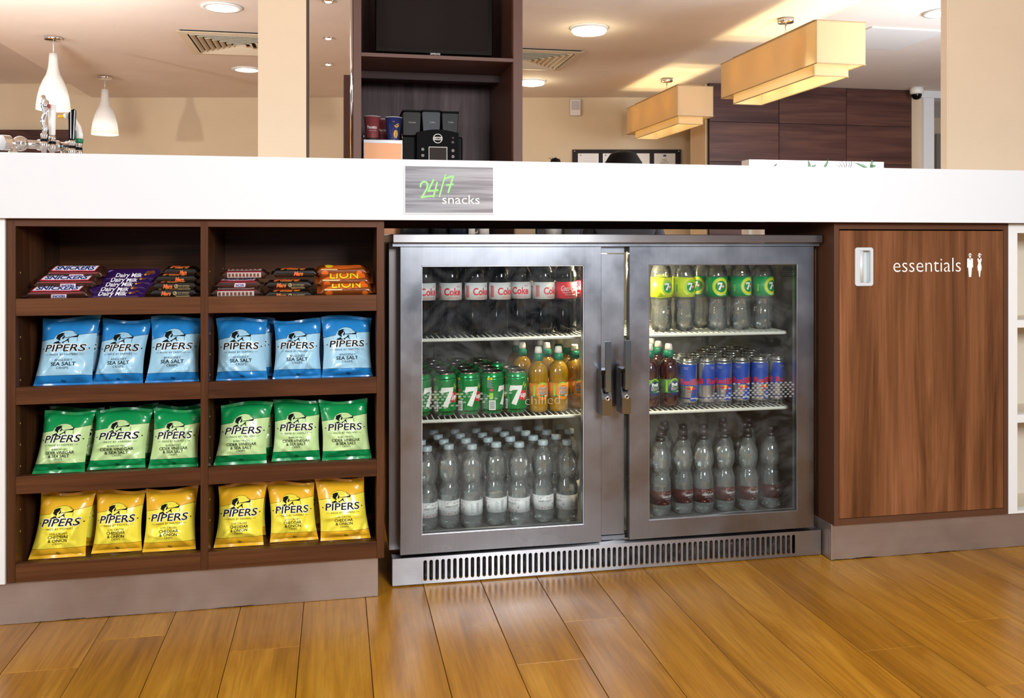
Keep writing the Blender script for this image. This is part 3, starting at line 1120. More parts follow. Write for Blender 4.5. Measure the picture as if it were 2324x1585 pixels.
def vent(x0, y0, s, label):
    c = Vector((x0 + s / 2, y0 + s / 2, CEIL))
    t = thing('ceiling_vent', label, 'vent', c, 0, 'square ceiling vents')
    h = s / 2
    b = MB(); b.box(-h + 0.02, h - 0.02, -h + 0.02, h - 0.02, -0.003, -0.0005); b.build('backing', M['dark_void'], t)
    def ring(ho, hi, zo, zi, name):
        b = MB()
        th = 0.003
        for k in range(4):
            rot = lambda x, y: (x, y) if k == 0 else ((-y, x) if k == 1 else ((-x, -y) if k == 2 else (y, -x)))
            q = [(-ho, -ho, zo), (ho, -ho, zo), (hi, -hi, zi), (-hi, -hi, zi)]
            lo = [(*rot(x, y), z) for x, y, z in q]
            up = [(*rot(x, y), z + th) for x, y, z in q]
            b.face(lo); b.face(up[::-1]); b.face([lo[0], lo[1], up[1], up[0]]); b.face([lo[3], lo[2], up[2], up[3]])
        b.build(name, vent_m, t, recalc=False)
    ring(h, h - 0.062, -0.016, -0.022, 'frame')
    n = 7
    for k in range(n):
        ho = (h - 0.075) * (1 - k / n)
        ring(ho, ho - 0.026, -0.024, -0.006, 'louvre')
    return t


va = P(400, 65, Z=CEIL)
vent(va.x, va.y, 0.80, 'square louvred ceiling vent partly behind the beige pillar')
vb = P(1327, 114, Z=CEIL)
vent(vb.x - 0.8, vb.y, 0.80, 'square louvred ceiling vent beside the tall dark television cabinet')

# ------------------------------------------------------------------ ceiling lamps
hot = glow('downlight_glow', (1.0, 0.93, 0.80), 9)
hot_y = glow('opal_glow', (1.0, 0.90, 0.62), 5)
for px, py, label in ((503, 15, 'round recessed downlight nearest the camera above the bar'), (560, 157, 'round recessed downlight cut by the edge of the pillar'),
                      (2142, 28, 'round recessed downlight half behind the end pillar on the lobby side')):
    p = P(px, py, Z=CEIL)
    t = thing('downlight', label, 'ceiling light', p, 0, 'recessed downlights')
    b = MB(); b.lathe([(0.102, -0.004), (0.13, -0.004), (0.128, -0.010), (0.100, -0.012), (0.098, -0.004)], 36, m=0, close=False); b.build('trim_ring', M['white'], t)
    b = MB(); b.lathe([(0.0, -0.008), (0.06, -0.0075), (0.099, -0.005), (0.099, -0.001)], 36, close=False); b.build('diffuser', hot, t)
for px, py, label in ((1337, 70, 'round opal ceiling lamp nearer the camera beside the ceiling vent'), (1206, 188, 'round opal ceiling lamp farther back, cut by the television cabinet')):
    p = P(px, py, Z=CEIL - 0.02)
    p.z = CEIL
    t = thing('ceiling_lamp', label, 'ceiling light', p, 0, 'round surface ceiling lamps')
    b = MB(); b.lathe([(0.132, -0.001), (0.134, -0.012), (0.124, -0.016)], 36, close=False); b.build('base_ring', M['white'], t)
    b = MB(); b.lathe([(0.0, -0.046), (0.08, -0.044), (0.115, -0.036), (0.124, -0.024), (0.122, -0.012)], 36, close=False); b.build('diffuser', hot_y, t)
    d_ = lamp('opal_lamp_light', 'POINT', (p.x, p.y, CEIL - 0.10), None, 3.5, (1.0, 0.82, 0.5), 0.1)
for i, (px, py) in enumerate(((745, 2), (745, 86), (745, 145))):
    p = P(px, py, Z=CEIL)
    t = thing('spotlight', 'small chrome ceiling spotlight between pillar and television cabinet, %s from the camera' % ORD[i], 'ceiling light', p, 0, 'row of small chrome spotlights')
    b = MB(); b.lathe([(0.026, -0.003), (0.044, -0.002), (0.044, -0.007), (0.030, -0.010), (0.026, -0.003)], 24, close=False); b.build('ring', M['chrome'], t)
    b = MB(); b.lathe([(0.0, -0.012), (0.018, -0.011), (0.025, -0.004)], 20, close=False); b.build('bulb', glow('spot_glow', (1, 0.97, 0.92), 14), t)

# ------------------------------------------------------------------ glass pendants
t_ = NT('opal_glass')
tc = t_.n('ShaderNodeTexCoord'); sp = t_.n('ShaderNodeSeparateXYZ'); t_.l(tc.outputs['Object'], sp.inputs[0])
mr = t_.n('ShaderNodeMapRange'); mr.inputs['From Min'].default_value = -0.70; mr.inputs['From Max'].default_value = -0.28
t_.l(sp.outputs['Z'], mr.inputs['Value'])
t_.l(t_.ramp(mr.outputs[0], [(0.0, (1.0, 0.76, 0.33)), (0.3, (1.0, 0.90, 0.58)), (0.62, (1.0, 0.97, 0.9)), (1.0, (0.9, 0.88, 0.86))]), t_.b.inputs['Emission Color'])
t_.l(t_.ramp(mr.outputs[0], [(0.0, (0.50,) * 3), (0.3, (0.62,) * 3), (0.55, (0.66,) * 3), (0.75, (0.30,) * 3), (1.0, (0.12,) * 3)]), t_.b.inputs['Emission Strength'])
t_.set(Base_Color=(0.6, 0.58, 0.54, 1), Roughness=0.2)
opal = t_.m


def pendant(px, py, drop0, drop1, label):
    p = P(px, py, Z=CEIL)
    t = thing('glass_pendant', label, 'pendant lamp', p, 0, 'white glass pendants over the bar')
    b = MB(); b.lathe([(0.0, -0.026), (0.058, -0.026), (0.063, -0.022), (0.063, -0.0005), (0.0, -0.0005)], 32); b.build('canopy', M['chrome'], t)
    b = MB(); b.tube([(0, 0, -0.0265), (0, 0, drop0 - 0.002)], 0.003, 8); b.build('cord', M['aluminium'], t)
    k = (drop0 - drop1) / 128.0
    pr = [(9, 0), (9.5, 15), (11, 32), (15, 48), (22, 62), (28, 78), (32, 95), (34.5, 112), (36, 128)]
    prof = [(r * k, drop0 - y * k) for r, y in pr]
    inner = [(r - 0.004, z) for r, z in prof[::-1]]
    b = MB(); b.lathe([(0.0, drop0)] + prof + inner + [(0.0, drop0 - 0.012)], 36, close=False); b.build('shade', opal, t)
    lamp('pendant_light', 'POINT', p + Vector((0, 0, drop1 + 0.03)), None, 4, (1.0, 0.80, 0.55), 0.04)


for px, py, yt, yb, lab in ((121, 84, 122, 250, 'white glass pendant lamp hanging above the chrome beer taps'), (238, 173, 203, 306, 'white glass pendant lamp hanging farther back, clear of the taps')):
    d = P(px, py, Z=CEIL)
    dd = 1.53 * FOC / (HORIZON - py)
    pendant(px, py, EYE + (HORIZON - yt) * dd / FOC - CEIL, EYE + (HORIZON - yb) * dd / FOC - CEIL, lab)

# ------------------------------------------------------------------ fabric box lamps
t_ = NT('lamp_fabric')
t_.t.nodes.remove(t_.b)
df, tl = t_.n('ShaderNodeBsdfDiffuse'), t_.n('ShaderNodeBsdfTranslucent')
df.inputs[0].default_value = C4('#ecdfc4')
tl.inputs[0].default_value = C4('#fcecc4')
mx = t_.n('ShaderNodeMixShader'); mx.inputs[0].default_value = 0.64
t_.l(df.outputs[0], mx.inputs[1]); t_.l(tl.outputs[0], mx.inputs[2]); t_.l(mx.outputs[0], t_.out.inputs['Surface'])
fabric = t_.m
hem = plain('lamp_hem', '#a58a63', 0.8)


def box_lamp(px, dn, df_, top, bot, wide, cpx, cpy, label):
    a = CAM((px - 1162) / FOC * dn, dn, 0)
    L = (df_ - dn) * 1.0 / CY
    cx, cy = a.x + wide / 2, a.y + L / 2
    t = thing('box_lamp', label, 'pendant lamp', (cx, cy, CEIL), 0, 'cream fabric box lamps')
    zt, zb = top - CEIL, bot - CEIL
    def walls(hx, hy, z0, z1, name, th=0.004):
        b = MB()
        b.box(-hx, hx, -hy, -hy + th, z0, z1); b.box(-hx, hx, hy - th, hy, z0, z1)
        b.box(-hx, -hx + th, -hy + th, hy - th, z0, z1); b.box(hx - th, hx, -hy + th, hy - th, z0, z1)
        s = b.build(name, fabric, t, recalc=True)
        b = MB()
        e = 0.0025
        for z in (z0, z1):
            b.box(-hx - e, hx + e, -hy - e, -hy + e, z - e, z + e); b.box(-hx - e, hx + e, hy - e, hy + e, z - e, z + e)
            b.box(-hx - e, -hx + e, -hy + e, hy - e, z - e, z + e); b.box(hx - e, hx + e, -hy + e, hy - e, z - e, z + e)
        b.build('hem', hem, s)
        return s
    walls(wide / 2, L / 2, zb, zt, 'outer_shade')
    walls(wide / 2 - 0.047, L / 2 - 0.11, zb - 0.055, zt + 0.028, 'inner_shade')
    b = MB()
    for y in (-L / 2 + 0.2, L / 2 - 0.2):
        b.box(-wide / 2 + 0.006, wide / 2 - 0.006, y - 0.004, y + 0.004, zt - 0.03, zt - 0.022)
    b.box(-0.006, 0.006, -L / 2 + 0.2, L / 2 - 0.2, zt - 0.022, zt - 0.012)
    b.build('carrier_frame', M['white'], t)
    b = MB(); b.tube([(0, 0, zt - 0.012), (0, 0, -0.02)], 0.005, 10); b.build('rod', M['chrome'], t)
    b = MB(); b.lathe([(0.0, -0.032), (0.052, -0.03), (0.056, -0.024), (0.056, -0.0005), (0.0, -0.0005)], 32); b.build('canopy', M['chrome'], t)
    for k in (-0.32, 0.0, 0.32):
        y = L * k
        b = MB(); b.lathe([(0.0, -0.03), (0.018, -0.02), (0.024, 0.0), (0.016, 0.025), (0.008, 0.04)], 14, (0, y, zt - 0.09)); b.build('bulb', glow('bulb_glow', (1, 0.78, 0.42), 12), t)
        lamp('box_lamp_light', 'POINT', (cx, cy + y, CEIL + zt - 0.10), None, 13, (1.0, 0.76, 0.37), 0.03)


box_lamp(1854, 5.38, 6.72, 2.216, 1.955, 0.325, 1783, 43, 'cream fabric box lamp nearer the camera, lit yellow from inside')
box_lamp(1538, 7.62, 8.95, 2.216, 1.955, 0.325, 1510, 182, 'cream fabric box lamp farther back above the notice board')

# ------------------------------------------------------------------ tall television cabinet
TY, TB = 4.0, 4.67
tx = [P(x, 200, Y=TY).x for x in (802, 820, 1165, 1186)]
tv_c = thing('television_cabinet', 'tall dark brown open cabinet with a television above and coffee machine below', 'cabinet', ((tx[0] + tx[3]) / 2, TY, 0.0))
ZC = 0.90
b = MB(); b.box(tx[0], tx[1], TY, TB, ZC, CEIL - 0.002, ch=0.001); part(b, 'side_panel', M['wenge_edge'], tv_c)
b = MB(); b.box(tx[2], tx[3], TY, TB, ZC, CEIL - 0.002, ch=0.001); part(b, 'side_panel', M['wenge_edge'], tv_c)
b = MB(); b.box(tx[1], tx[2], TB - 0.02, TB, ZC, CEIL - 0.002); part(b, 'back_panel', M['wenge'], tv_c)
zs1, zs0 = P(820, 127, Y=TY).z, P(1168, 141, Y=TY).z
zs1 = zs0 + 0.016
b = MB(); b.box(tx[1], tx[2], TY + 0.001, TB - 0.0205, zs0, zs1); part(b, 'shelf_board', M['wenge_edge'], tv_c)
b = MB(); b.box(tx[1], tx[2], TY + 0.34, TY + 0.36, zs0 - 0.035, zs0 - 0.0005); part(b, 'batten', M['wenge_dark'], tv_c)
b = MB(); xr = P(1301, 300, Y=4.0).x
b.box(tx[0] - 0.6, xr, 3.92, TB + 0.02, 0.86, ZC - 0.0005, ch=0.002); b.box(tx[0] - 0.55, xr - 0.05, 3.97, TB, 0.0, 0.8598, 1); part(b, 'base_counter', [M['wenge_dark'], M['wenge']], tv_c)
x0, x1 = P(794.5, 200, Y=TY - 0.002).x, tx[0] - 0.0005
b = MB(); b.tube([((x0 + x1) / 2, TY + 0.008, ZC), ((x0 + x1) / 2, TY + 0.008, CEIL - 0.002)], (x1 - x0) / 2, 12); part(b, 'chrome_edge_tube', M['chrome'], tv_c)
x0 = P(780, 300, Y=4.3).x
b = MB(); b.box(x0, tx[0] - 0.001, 4.3, 4.5, ZC, P(785, 170, Y=4.3).z, ch=0.001); part(b, 'side_post', M['wenge_edge'], tv_c)
a, c = P(1186.6, 135, Y=4.05), P(1190, 243, Y=4.05)
b = MB(); b.box(tx[3] + 0.0003, tx[3] + 0.009, 4.05, 4.13, c.z, a.z); part(b, 'white_side_fitting', M['white_plastic'], tv_c)

# television
ty = 4.22
a, c = P(852, 0, Y=ty), P(1118, 128, Y=ty)
tvt = thing('television', 'black flat television standing on the upper shelf of the dark cabinet', 'television', ((a.x + c.x) / 2, ty, zs1))
zt = c.z + 0.36
b = MB(); b.box(a.x, c.x, ty, ty + 0.045, c.z, zt, ch=0.004); part(b, 'case', M['black_gloss'], tvt)
s0, s1 = P(854, 0, Y=ty), P(1107, 117, Y=ty)
b = MB(); b.box(s0.x + 0.004, s1.x, ty - 0.001, ty - 0.0002, s1.z, zt - 0.012); part(b, 'screen', plain('dark_screen', '#2a2220', 0.7, 0, 0, 0.1), tvt)
b = MB(); cx = (a.x + c.x) / 2
b.box(cx - 0.03, cx + 0.03, ty + 0.046, ty + 0.06, zs1 + 0.01, c.z + 0.1); b.lathe([(0.0, 0.0), (0.12, 0.0), (0.12, 0.006), (0.03, 0.012), (0.0, 0.012)], 32, (cx, ty + 0.05, zs1 + 0.0003)); part(b, 'stand', M['black_gloss'], tvt)
d = D2(); p = P(988, 122.5, Y=ty - 0.001)
d.text('SAMSUNG', p.x, p.z - 0.004, 0.0085, 0, width=0.047, bold=0.02)
b = MB(); d.emit(b, lambda x, z, h: (x, ty - 0.0002 - h, z)); part(b, 'lettering', M['ink_white'], tvt, recalc=False)
p = P(1076, 128.5, Y=4.12)
t = thing('white_puck', 'small white round disc lying on the shelf in front of the television', 'sensor', (p.x, 4.12, zs1))
b = MB(); b.lathe([(0.0, 0.0003), (0.03, 0.0003), (0.03, 0.004), (0.024, 0.009), (0.0, 0.010)], 28); b.build('puck', M['white_plastic'], t)

# coffee machine
my = 4.14
cm = thing('coffee_machine', 'black coffee machine with three hoppers under the television shelf', 'coffee machine', (P(985, 300, Y=my).x, my, ZC))
X = lambda px, Y=my: P(px, 300, Y=Y).x
Zp = lambda px, py, Y=my: P(px, py, Y=Y).z
b = MB(); b.box(X(914), X(1054), my + 0.06, my + 0.42, ZC + 0.012, Zp(1050, 308), ch=0.006); part(b, 'body', M['black'], cm)
b = MB()
fx0, fx1 = X(946), X(1041)
zt0 = Zp(993, 294)
pts = [(fx0, ZC + 0.014), (fx1, ZC + 0.014), (fx1, zt0 - 0.022)] + [(fx1 - (fx1 - fx0) * i / 10, zt0 - 0.014 + 0.014 * math.sin(PI * i / 10)) for i in range(0, 11)] + [(fx0, zt0 - 0.022)]
b.prism(pts, XZ, my, my + 0.059, 0); part(b, 'front_panel', plain('machine_front', '#0b0a0b', 0.5, 0, 0, 0.06), cm, bevel=0.003)
d = D2()
p = P(993.5, 314.5, Y=my)
d.ring(p.x, p.z, 0.0190, 0.0222, 0)
d.rect(p.x - 0.019, p.x + 0.019, p.z - 0.0075, p.z + 0.0075, 0)
d.text('CARIMALI', p.x, p.z - 0.0045, 0.009, 1, width=0.034, bold=0.03, lift=2)
a, c = P(973, 333, Y=my), P(1015, 380, Y=my)
e = 0.003
d.rect(a.x, c.x, a.z - e, a.z, 0); d.rect(a.x, a.x + e, c.z, a.z - e, 0); d.rect(c.x - e, c.x, c.z, a.z - e, 0)
for px, py in ((959.5, 339), (959.5, 353), (1028, 342), (1028, 355.5)):
    q_ = P(px, py, Y=my)
    d.ring(q_.x, q_.z, 0.0048, 0.0062, 0, 18); d.disc(q_.x, q_.z, 0.0018, None, 0, 10)
for px, py, r in ((1028, 313, 0.004), (1027.5, 323, 0.006)):
    q_ = P(px, py, Y=my); d.disc(q_.x, q_.z, r, None, 2, 16)
b = MB(); d.emit(b, lambda x, z, h: (x, my - h, z)); part(b, 'printed_controls', [M['ink_white'], M['ink'], plain('grey_print', '#4b4b4d', 0.5)], cm, recalc=False)
b = MB(); b.box(a.x + e, c.x - e, my - 0.0012, my - 0.0002, c.z, a.z - e); part(b, 'display', plain('dark_display', '#3a322f', 0.6, 0, 0, 0.2), cm)
hop = [plain('smoky_hopper', '#211917', 0.35, 0, 0, 0.15), plain('grey_hopper', '#454950', 0.35, 0, 0, 0.15), plain('dark_grey_hopper', '#232323', 0.35, 0, 0, 0.15)]
hy = my + 0.09
for k, (p0, p1, q0, q1, yt, yb, name) in enumerate(((914, 955.5, 914, 953, 251, 308, 'Chocolate'), (957.5, 1000, 961, 998, 251, 306, 'Coffee'), (1002.5, 1041, 1005, 1038, 254, 306, 'Coffee'))):
    zt_, zb_ = Zp(p0, yt, hy), Zp(p0, yb, hy) + 0.0005
    b = MB()
    b.prism([(X(q0, hy), zb_), (X(q1, hy), zb_), (X(p1, hy), zt_ - 0.01), (X(p1, hy) - 0.006, zt_ - 0.004), (X(p0, hy) + 0.006, zt_ - 0.004), (X(p0, hy), zt_ - 0.01)], XZ, hy, hy + 0.24, 0)
    h_ = part(b, 'hopper', hop[k], cm, bevel=0.003)
    b = MB(); b.box(X(p0, hy) - 0.002, X(p1, hy) + 0.002, hy - 0.002, hy + 0.242, zt_ - 0.0038, zt_ + 0.004, ch=0.002); b.build('lid', M['black'], h_)
    d = D2(); q_ = P((q0 + q1) / 2 + 2, 278, Y=hy)
    d.text(name, q_.x, q_.z - 0.003, 0.0075, 0, width=0.034 if k == 0 else 0.026)
    b = MB(); d.emit(b, lambda x, z, h: (x, hy - h, z)); b.build('lettering', plain('pale_print', '#b9b6b2', 0.5), h_, recalc=False)

# steel cup stand with paper cups
sy0 = 4.12
st = thing('cup_stand', 'metal box stand with wire rails carrying three paper cups', 'stand', (P(866, 340, Y=sy0).x, sy0, ZC))
x0, x1 = P(824.5, 340, Y=sy0).x, P(914, 340, Y=sy0).x
zt = P(866, 317, Y=sy0).z
b = MB(); b.box(x0, x1, sy0, sy0 + 0.22, ZC + 0.001, zt, ch=0.002); part(b, 'box', M['steel'], st)
b = MB(); b.box(x0 + 0.004, x1 - 0.004, sy0 - 0.002, sy0 - 0.0003, ZC + 0.006, zt - 0.016, ch=0.0006); part(b, 'mirror_front', plain('painted_warm_reflection', '#b57d55', 0.38, 0.4), st)  # warm reflection put into the base colour of the steel front
b = MB()
for x in (x0 + 0.002, x1 - 0.002):
    b.tube([(x, sy0 + 0.002, zt), (x, sy0 + 0.002, zt + 0.03), (x, sy0 + 0.2, zt + 0.03), (x, sy0 + 0.2, zt)], 0.0016, 6)
part(b, 'wire_rail', M['chrome'], st)


def paper_cup(px0, px1, Y, yt, colour, kind, label):
    p = P((px0 + px1) / 2, 300, Y=Y)
    R = (P(px1, 300, Y=Y).x - P(px0, 300, Y=Y).x) / 2
    Ht = P((px0 + px1) / 2, yt, Y=Y).z - zt
    t = thing('paper_cup', label, 'paper cup', (p.x, Y, zt + 0.0004), 0)
    rb = R * 0.70
    b = MB()
    b.lathe([(0.0, 0.004), (rb - 0.002, 0.004), (rb, 0.0), (rb, 0.002), (R - 0.001, Ht - 0.003), (R - 0.002, Ht - 0.003), (rb - 0.002, 0.006), (0.0, 0.006)], 32, close=False)
    b.build('body', colour, t)
    b = MB(); b.lathe([(R - 0.002, Ht - 0.0034), (R + 0.0012, Ht - 0.003), (R + 0.0016, Ht - 0.0008), (R - 0.001, Ht), (R - 0.0022, Ht - 0.002)], 32, close=False); b.build('rim', M['white'], t)
    rad = lambda z: rb + (R - rb) * z / Ht
    mp = lambda x, z, h: ((rad(z) + h) * math.sin(x / R), -(rad(z) + h) * math.cos(x / R), z)
    d = D2()
    if kind == 'red':
        d.text('Piacetto', -0.002, Ht * 0.48, 0.0135, 0, width=0.054, bold=0.03)
        d.text('caffe crema', 0.002, Ht * 0.39, 0.004, 0, width=0.045)
        d.rect(-0.056, 0.056, 0.002, 0.013, 1)
        mats = [M['ink_white'], plain('cup_base_band', '#3a1c1c', 0.6)]
    else:
        d.disc(0.012, Ht * 0.27, 0.0135, 0.0185, 0)
        d.stroke([(0.009, Ht * 0.15), (0.013, Ht * 0.26), (0.012, Ht * 0.3), (0.017, Ht * 0.41)], 0.0022, 1, lift=2)
        d.stroke([(0.028, Ht * 0.66), (0.020, Ht * 0.58), (0.010, Ht * 0.56), (0.004, Ht * 0.61), (0.012, Ht * 0.64), (0.026, Ht * 0.72)], 0.007, 0, w1=0.003)
        d.text('Tchibo', -0.001, Ht * 0.77, 0.004, 0, width=0.011)
        d.rect(-0.0225, -0.0215, Ht * 0.25, Ht * 0.7, 2)
        mats = [plain('orange_print', '#f0b53a', 0.5), plain('cup_navy', '#27336d', 0.5), plain('lilac_print', '#8f93c0', 0.5)]
    b = MB(); d.emit(b, mp, 0.005, 0.0004); b.build('print', mats, t, recalc=False)


red = plain('cup_red', '#93434a', 0.5)
paper_cup(825.5, 863.5, 4.19, 265, red, 'red', 'red paper coffee cup at the front of the stand beside the side panel')
paper_cup(858, 882, 4.295, 271, red, 'red', 'red paper coffee cup half hidden between the two front cups')
paper_cup(873.5, 912, 4.175, 267, plain('cup_blue', '#27336d', 0.5), 'blue', 'blue paper coffee cup with orange coffee bean print')

# crockery on the back counter, seen through the slot over the fridge
dark_mug = plain('dark_mug', '#23252b', 0.3)
def mug(px0, px1, Y, col, label, side=0, h=0.085):
    a, c = P(px0, 526, Y=Y), P(px1, 526, Y=Y)
    R = (c.x - a.x) / 2
    t = thing('mug', label, 'mug', ((a.x + c.x) / 2, Y, ZC), 0, 'crockery behind the fridge')
    b = MB(); b.lathe([(0.0, 0.0005), (R * 0.85, 0.0005), (R, 0.006), (R, h), (R - 0.004, h), (R - 0.004, 0.008), (0.0, 0.008)], 28, close=False); b.build('body', col, t)
    if side:
        b = MB(); b.tube([(R * side * 0.97, 0, h * 0.85), (R * side + 0.012 * side, 0, h * 0.8), (R * side + 0.017 * side, 0, h * 0.5), (R * side + 0.011 * side, 0, h * 0.2), (R * side * 0.97, 0, h * 0.16)], 0.004, 8); b.build('handle', col, t)


mug(907, 974, 4.02, dark_mug, 'wide dark pot nearest the snack cabinet in the slot above the fridge')
mug(977, 1016, 4.02, dark_mug, 'narrow dark pot in the middle of the three in the slot')
mug(1018, 1063, 4.02, plain('navy_mug', '#20283a', 0.35), 'navy pot beside the white cup in the slot above the fridge')
mug(1063, 1078, 3.985, M['white_plastic'], 'white cup with its handle showing in the slot above the fridge', 1, 0.07)
mug(1087, 1110, 4.0, M['white_plastic'], 'plain white cup second in the slot above the fridge', 0, 0.07)
mug(1236, 1276, 4.0, M['white_plastic'], 'white bowl between two dark strips in the slot above the fridge', 0, 0.07)
for px0, px1, c_, lab in ((1170, 1213, '#b09a7c', 'beige carton in the slot above the fridge'), (1216, 1234, '#2c2a2c', 'slim dark carton beside the beige carton in the slot'), (1279, 1294, '#2c2a2c', 'slim dark carton past the white bowl in the slot')):
    a, c = P(px0, 526, Y=3.95), P(px1, 526, Y=3.95)
    t = thing('carton', lab, 'carton', ((a.x + c.x) / 2, 3.95, ZC), 0)
    w = (c.x - a.x) / 2
    b = MB(); b.box(-w, w, -0.02, 0.04, 0.0005, 0.10, ch=0.001); b.build('box', plain('carton_card', c_, 0.6), t)
    b = MB(); b.box(-w, w, -0.0205, 0.0405, 0.1002, 0.103); b.build('lid_flap', plain('carton_card', c_, 0.6), t)

# ------------------------------------------------------------------ lobby wall fittings
def on_wall(px, py, d):
    return CAM((px - 1162) / FOC * d, d, EYE + (HORIZON - py) / FOC * d)


b = MB()
a, c = on_wall(1300, 339.5, 9.385), on_wall(1546, 339.5, 9.385)
nb = thing('notice_board', 'black notice board with white papers, reading fire safety, on the beige wall', 'notice board', on_wall(1422, 400, 9.385), -YAW)
Wb = 246 / FOC * 9.385
mt = EYE + (HORIZON - 339.5) / FOC * 9.385 - nb.location.z
b = MB(); b.box(-Wb / 2, Wb / 2, -0.004, 0.013, mt - 0.62, mt, ch=0.001); b.build('board', plain('board_black', '#231c1e', 0.5, 0, 0, 0.2), nb)
u = 9.385 / FOC
papers = [(1312.5, 1359.5, 348.5), (1369, 1423, 348.5), (1436, 1475, 348.5), (1485.5, 1533.5, 348.5)]
for i, (x0, x1, yt) in enumerate(papers):
    X0, X1, zt = (x0 - 1423) * u, (x1 - 1423) * u, mt - (yt - 339.5) * u
    b = MB(); b.box(X0, X1, -0.0055, -0.0042, zt - 0.30, zt); pp = b.build('paper', M['white'], nb)
    d = D2()
    if i == 3:
        xm = (X0 + X1) / 2
        d.disc(xm, zt - 0.024, 0.018, 0.011, 1)
        d.text('FIRE', xm, zt - 0.082, 0.022, 0, width=0.05)
        d.text('SAFETY', xm, zt - 0.110, 0.022, 0, width=0.092)
    else:
        d.disc(X0 + 0.03, zt - 0.02, 0.008, 0.006, 0)
        for k in range(4):
            d.rect(X0 + 0.06, X1 - 0.03 - 0.02 * (k % 2), zt - 0.022 - 0.03 * k, zt - 0.0205 - 0.03 * k, 2)
    b = MB(); d.emit(b, lambda x, z, h: (x, -0.0055 - h, z)); b.build('print', [plain('grey_print2', '#5c5964', 0.6), plain('blue_print', '#33476b', 0.6), plain('faint_print', '#b9b4b6', 0.6)], pp, recalc=False)
for x in (-Wb / 2 + 0.024, Wb / 2 - 0.020):
    b = MB(); b.lathe([(0.0, -0.014), (0.008, -0.013), (0.009, -0.0045)], 16, (x, 0, mt - 0.02), 0, 'Y', close=False); b.build('screw_cap', M['chrome'], nb)

p = on_wall(1305.5, 245, 9.385)
al = thing('wall_sounder', 'small white box fixed to the beige wall above the notice board', 'alarm', p, -YAW)
b = MB(); b.box(-0.055, 0.055, -0.03, 0.014, -0.085, 0.085, ch=0.006); b.build('case', plain('sounder_white', '#dcd6d4', 0.5), al)
b = MB(); b.box(-0.042, 0.042, -0.034, -0.0302, -0.025, 0.07, ch=0.002); b.build('cover', plain('sounder_grey', '#b9b4b4', 0.5), al)

p = P(2080.5, 208, Y=7.85)
dc = thing('dome_camera', 'white ceiling security camera with black dome beside the panelled wall', 'camera', (p.x, 7.85, CEIL))
b = MB(); b.lathe([(0.0, -0.001), (0.062, -0.001), (0.064, -0.05), (0.052, -0.066), (0.0, -0.066)], 28); b.build('housing', M['white_plastic'], dc)
b = MB(); b.lathe([(0.048, -0.0662), (0.047, -0.085), (0.036, -0.107), (0.018, -0.118), (0.0, -0.121)], 24, close=False); b.build('dome', M['black_gloss'], dc)

# white reception upstand with plants
a, c = P(1700, 362, Y=5.9), P(2006, 366, Y=5.9)
rc = thing('reception_desk', 'white reception desk with tall back panel in front of the panelled wall', 'desk', ((a.x + c.x) / 2, 5.9, 0.0))
b = MB(); b.box(a.x, c.x, 5.9, 6.02, 0.0, a.z, ch=0.001); part(b, 'back_panel', M['white_gloss'], rc)
b = MB(); b.box(a.x, c.x, 5.35, 5.8985, 1.02, 1.05, ch=0.001); part(b, 'desk_top', M['white_gloss'], rc)
b = MB(); b.box(a.x + 0.02, c.x - 0.02, 5.40, 5.8985, 0.0, 1.0195); part(b, 'desk_front', M['white'], rc)
leaf_m = plain('dark_green_leaf', '#2f5520', 0.35, vary=0.2)
thin_m = plain('dry_leaf', '#5c4a45', 0.6)


def leaf(mb, base, tip, wid, bend=0.02, m=0):
    base, tip = Vector(base), Vector(tip)
    ax = tip - base
    sd = Vector((ax.z, 0.25 * ax.length, -ax.x)).normalized()
    n = 8
    prof = [0.15, 0.55, 0.85, 1.0, 0.98, 0.82, 0.58, 0.3, 0.02]
    fr_ = lambda u, v: base + ax * v + sd * (u - 0.5) * wid * prof[min(n, int(round(v * n)))] + Vector((0, -bend * math.sin(PI * v) - 0.006 * abs(u - 0.5) * 2, 0))
    mb.grid(fr_, 2, n, m)
    mb.grid(lambda u, v: fr_(u, v) + Vector((0, 0.0008, 0)), 2, n, m)


def potted(cx_px, Y, spec, label, mat_, thin=False):
    p = P(cx_px, 378, Y=Y)
    t = thing('potted_plant', label, 'plant', (p.x, Y, 1.0502), 0, 'plants on the reception desk')
    b = MB(); b.lathe([(0.0, 0.0), (0.045, 0.0), (0.058, 0.10), (0.062, 0.11), (0.056, 0.11), (0.052, 0.095), (0.0, 0.095)], 24, close=False); b.build('pot', M['white'], t)
    b = MB(); b.tube([(0, 0, 0.09), (0.004, 0, 0.16), (0.0, 0, 0.235)], 0.004, 6); b.build('stem', thin_m, t)
    for (x0, y0, x1, y1, w) in spec:
        q0, q1 = P(x0, y0, Y=Y) - Vector(t.location), P(x1, y1, Y=Y) - Vector(t.location)
        b = MB()
        b.tube([(0, 0, 0.225), tuple((Vector((0, 0, 0.225)) * 0.5 + q0 * 0.5)), tuple(q0)], 0.0018, 5)
        leaf(b, q0, q1, w * 5.7 / FOC, 0.01)
        b.build('leaf', mat_, t, recalc=False)


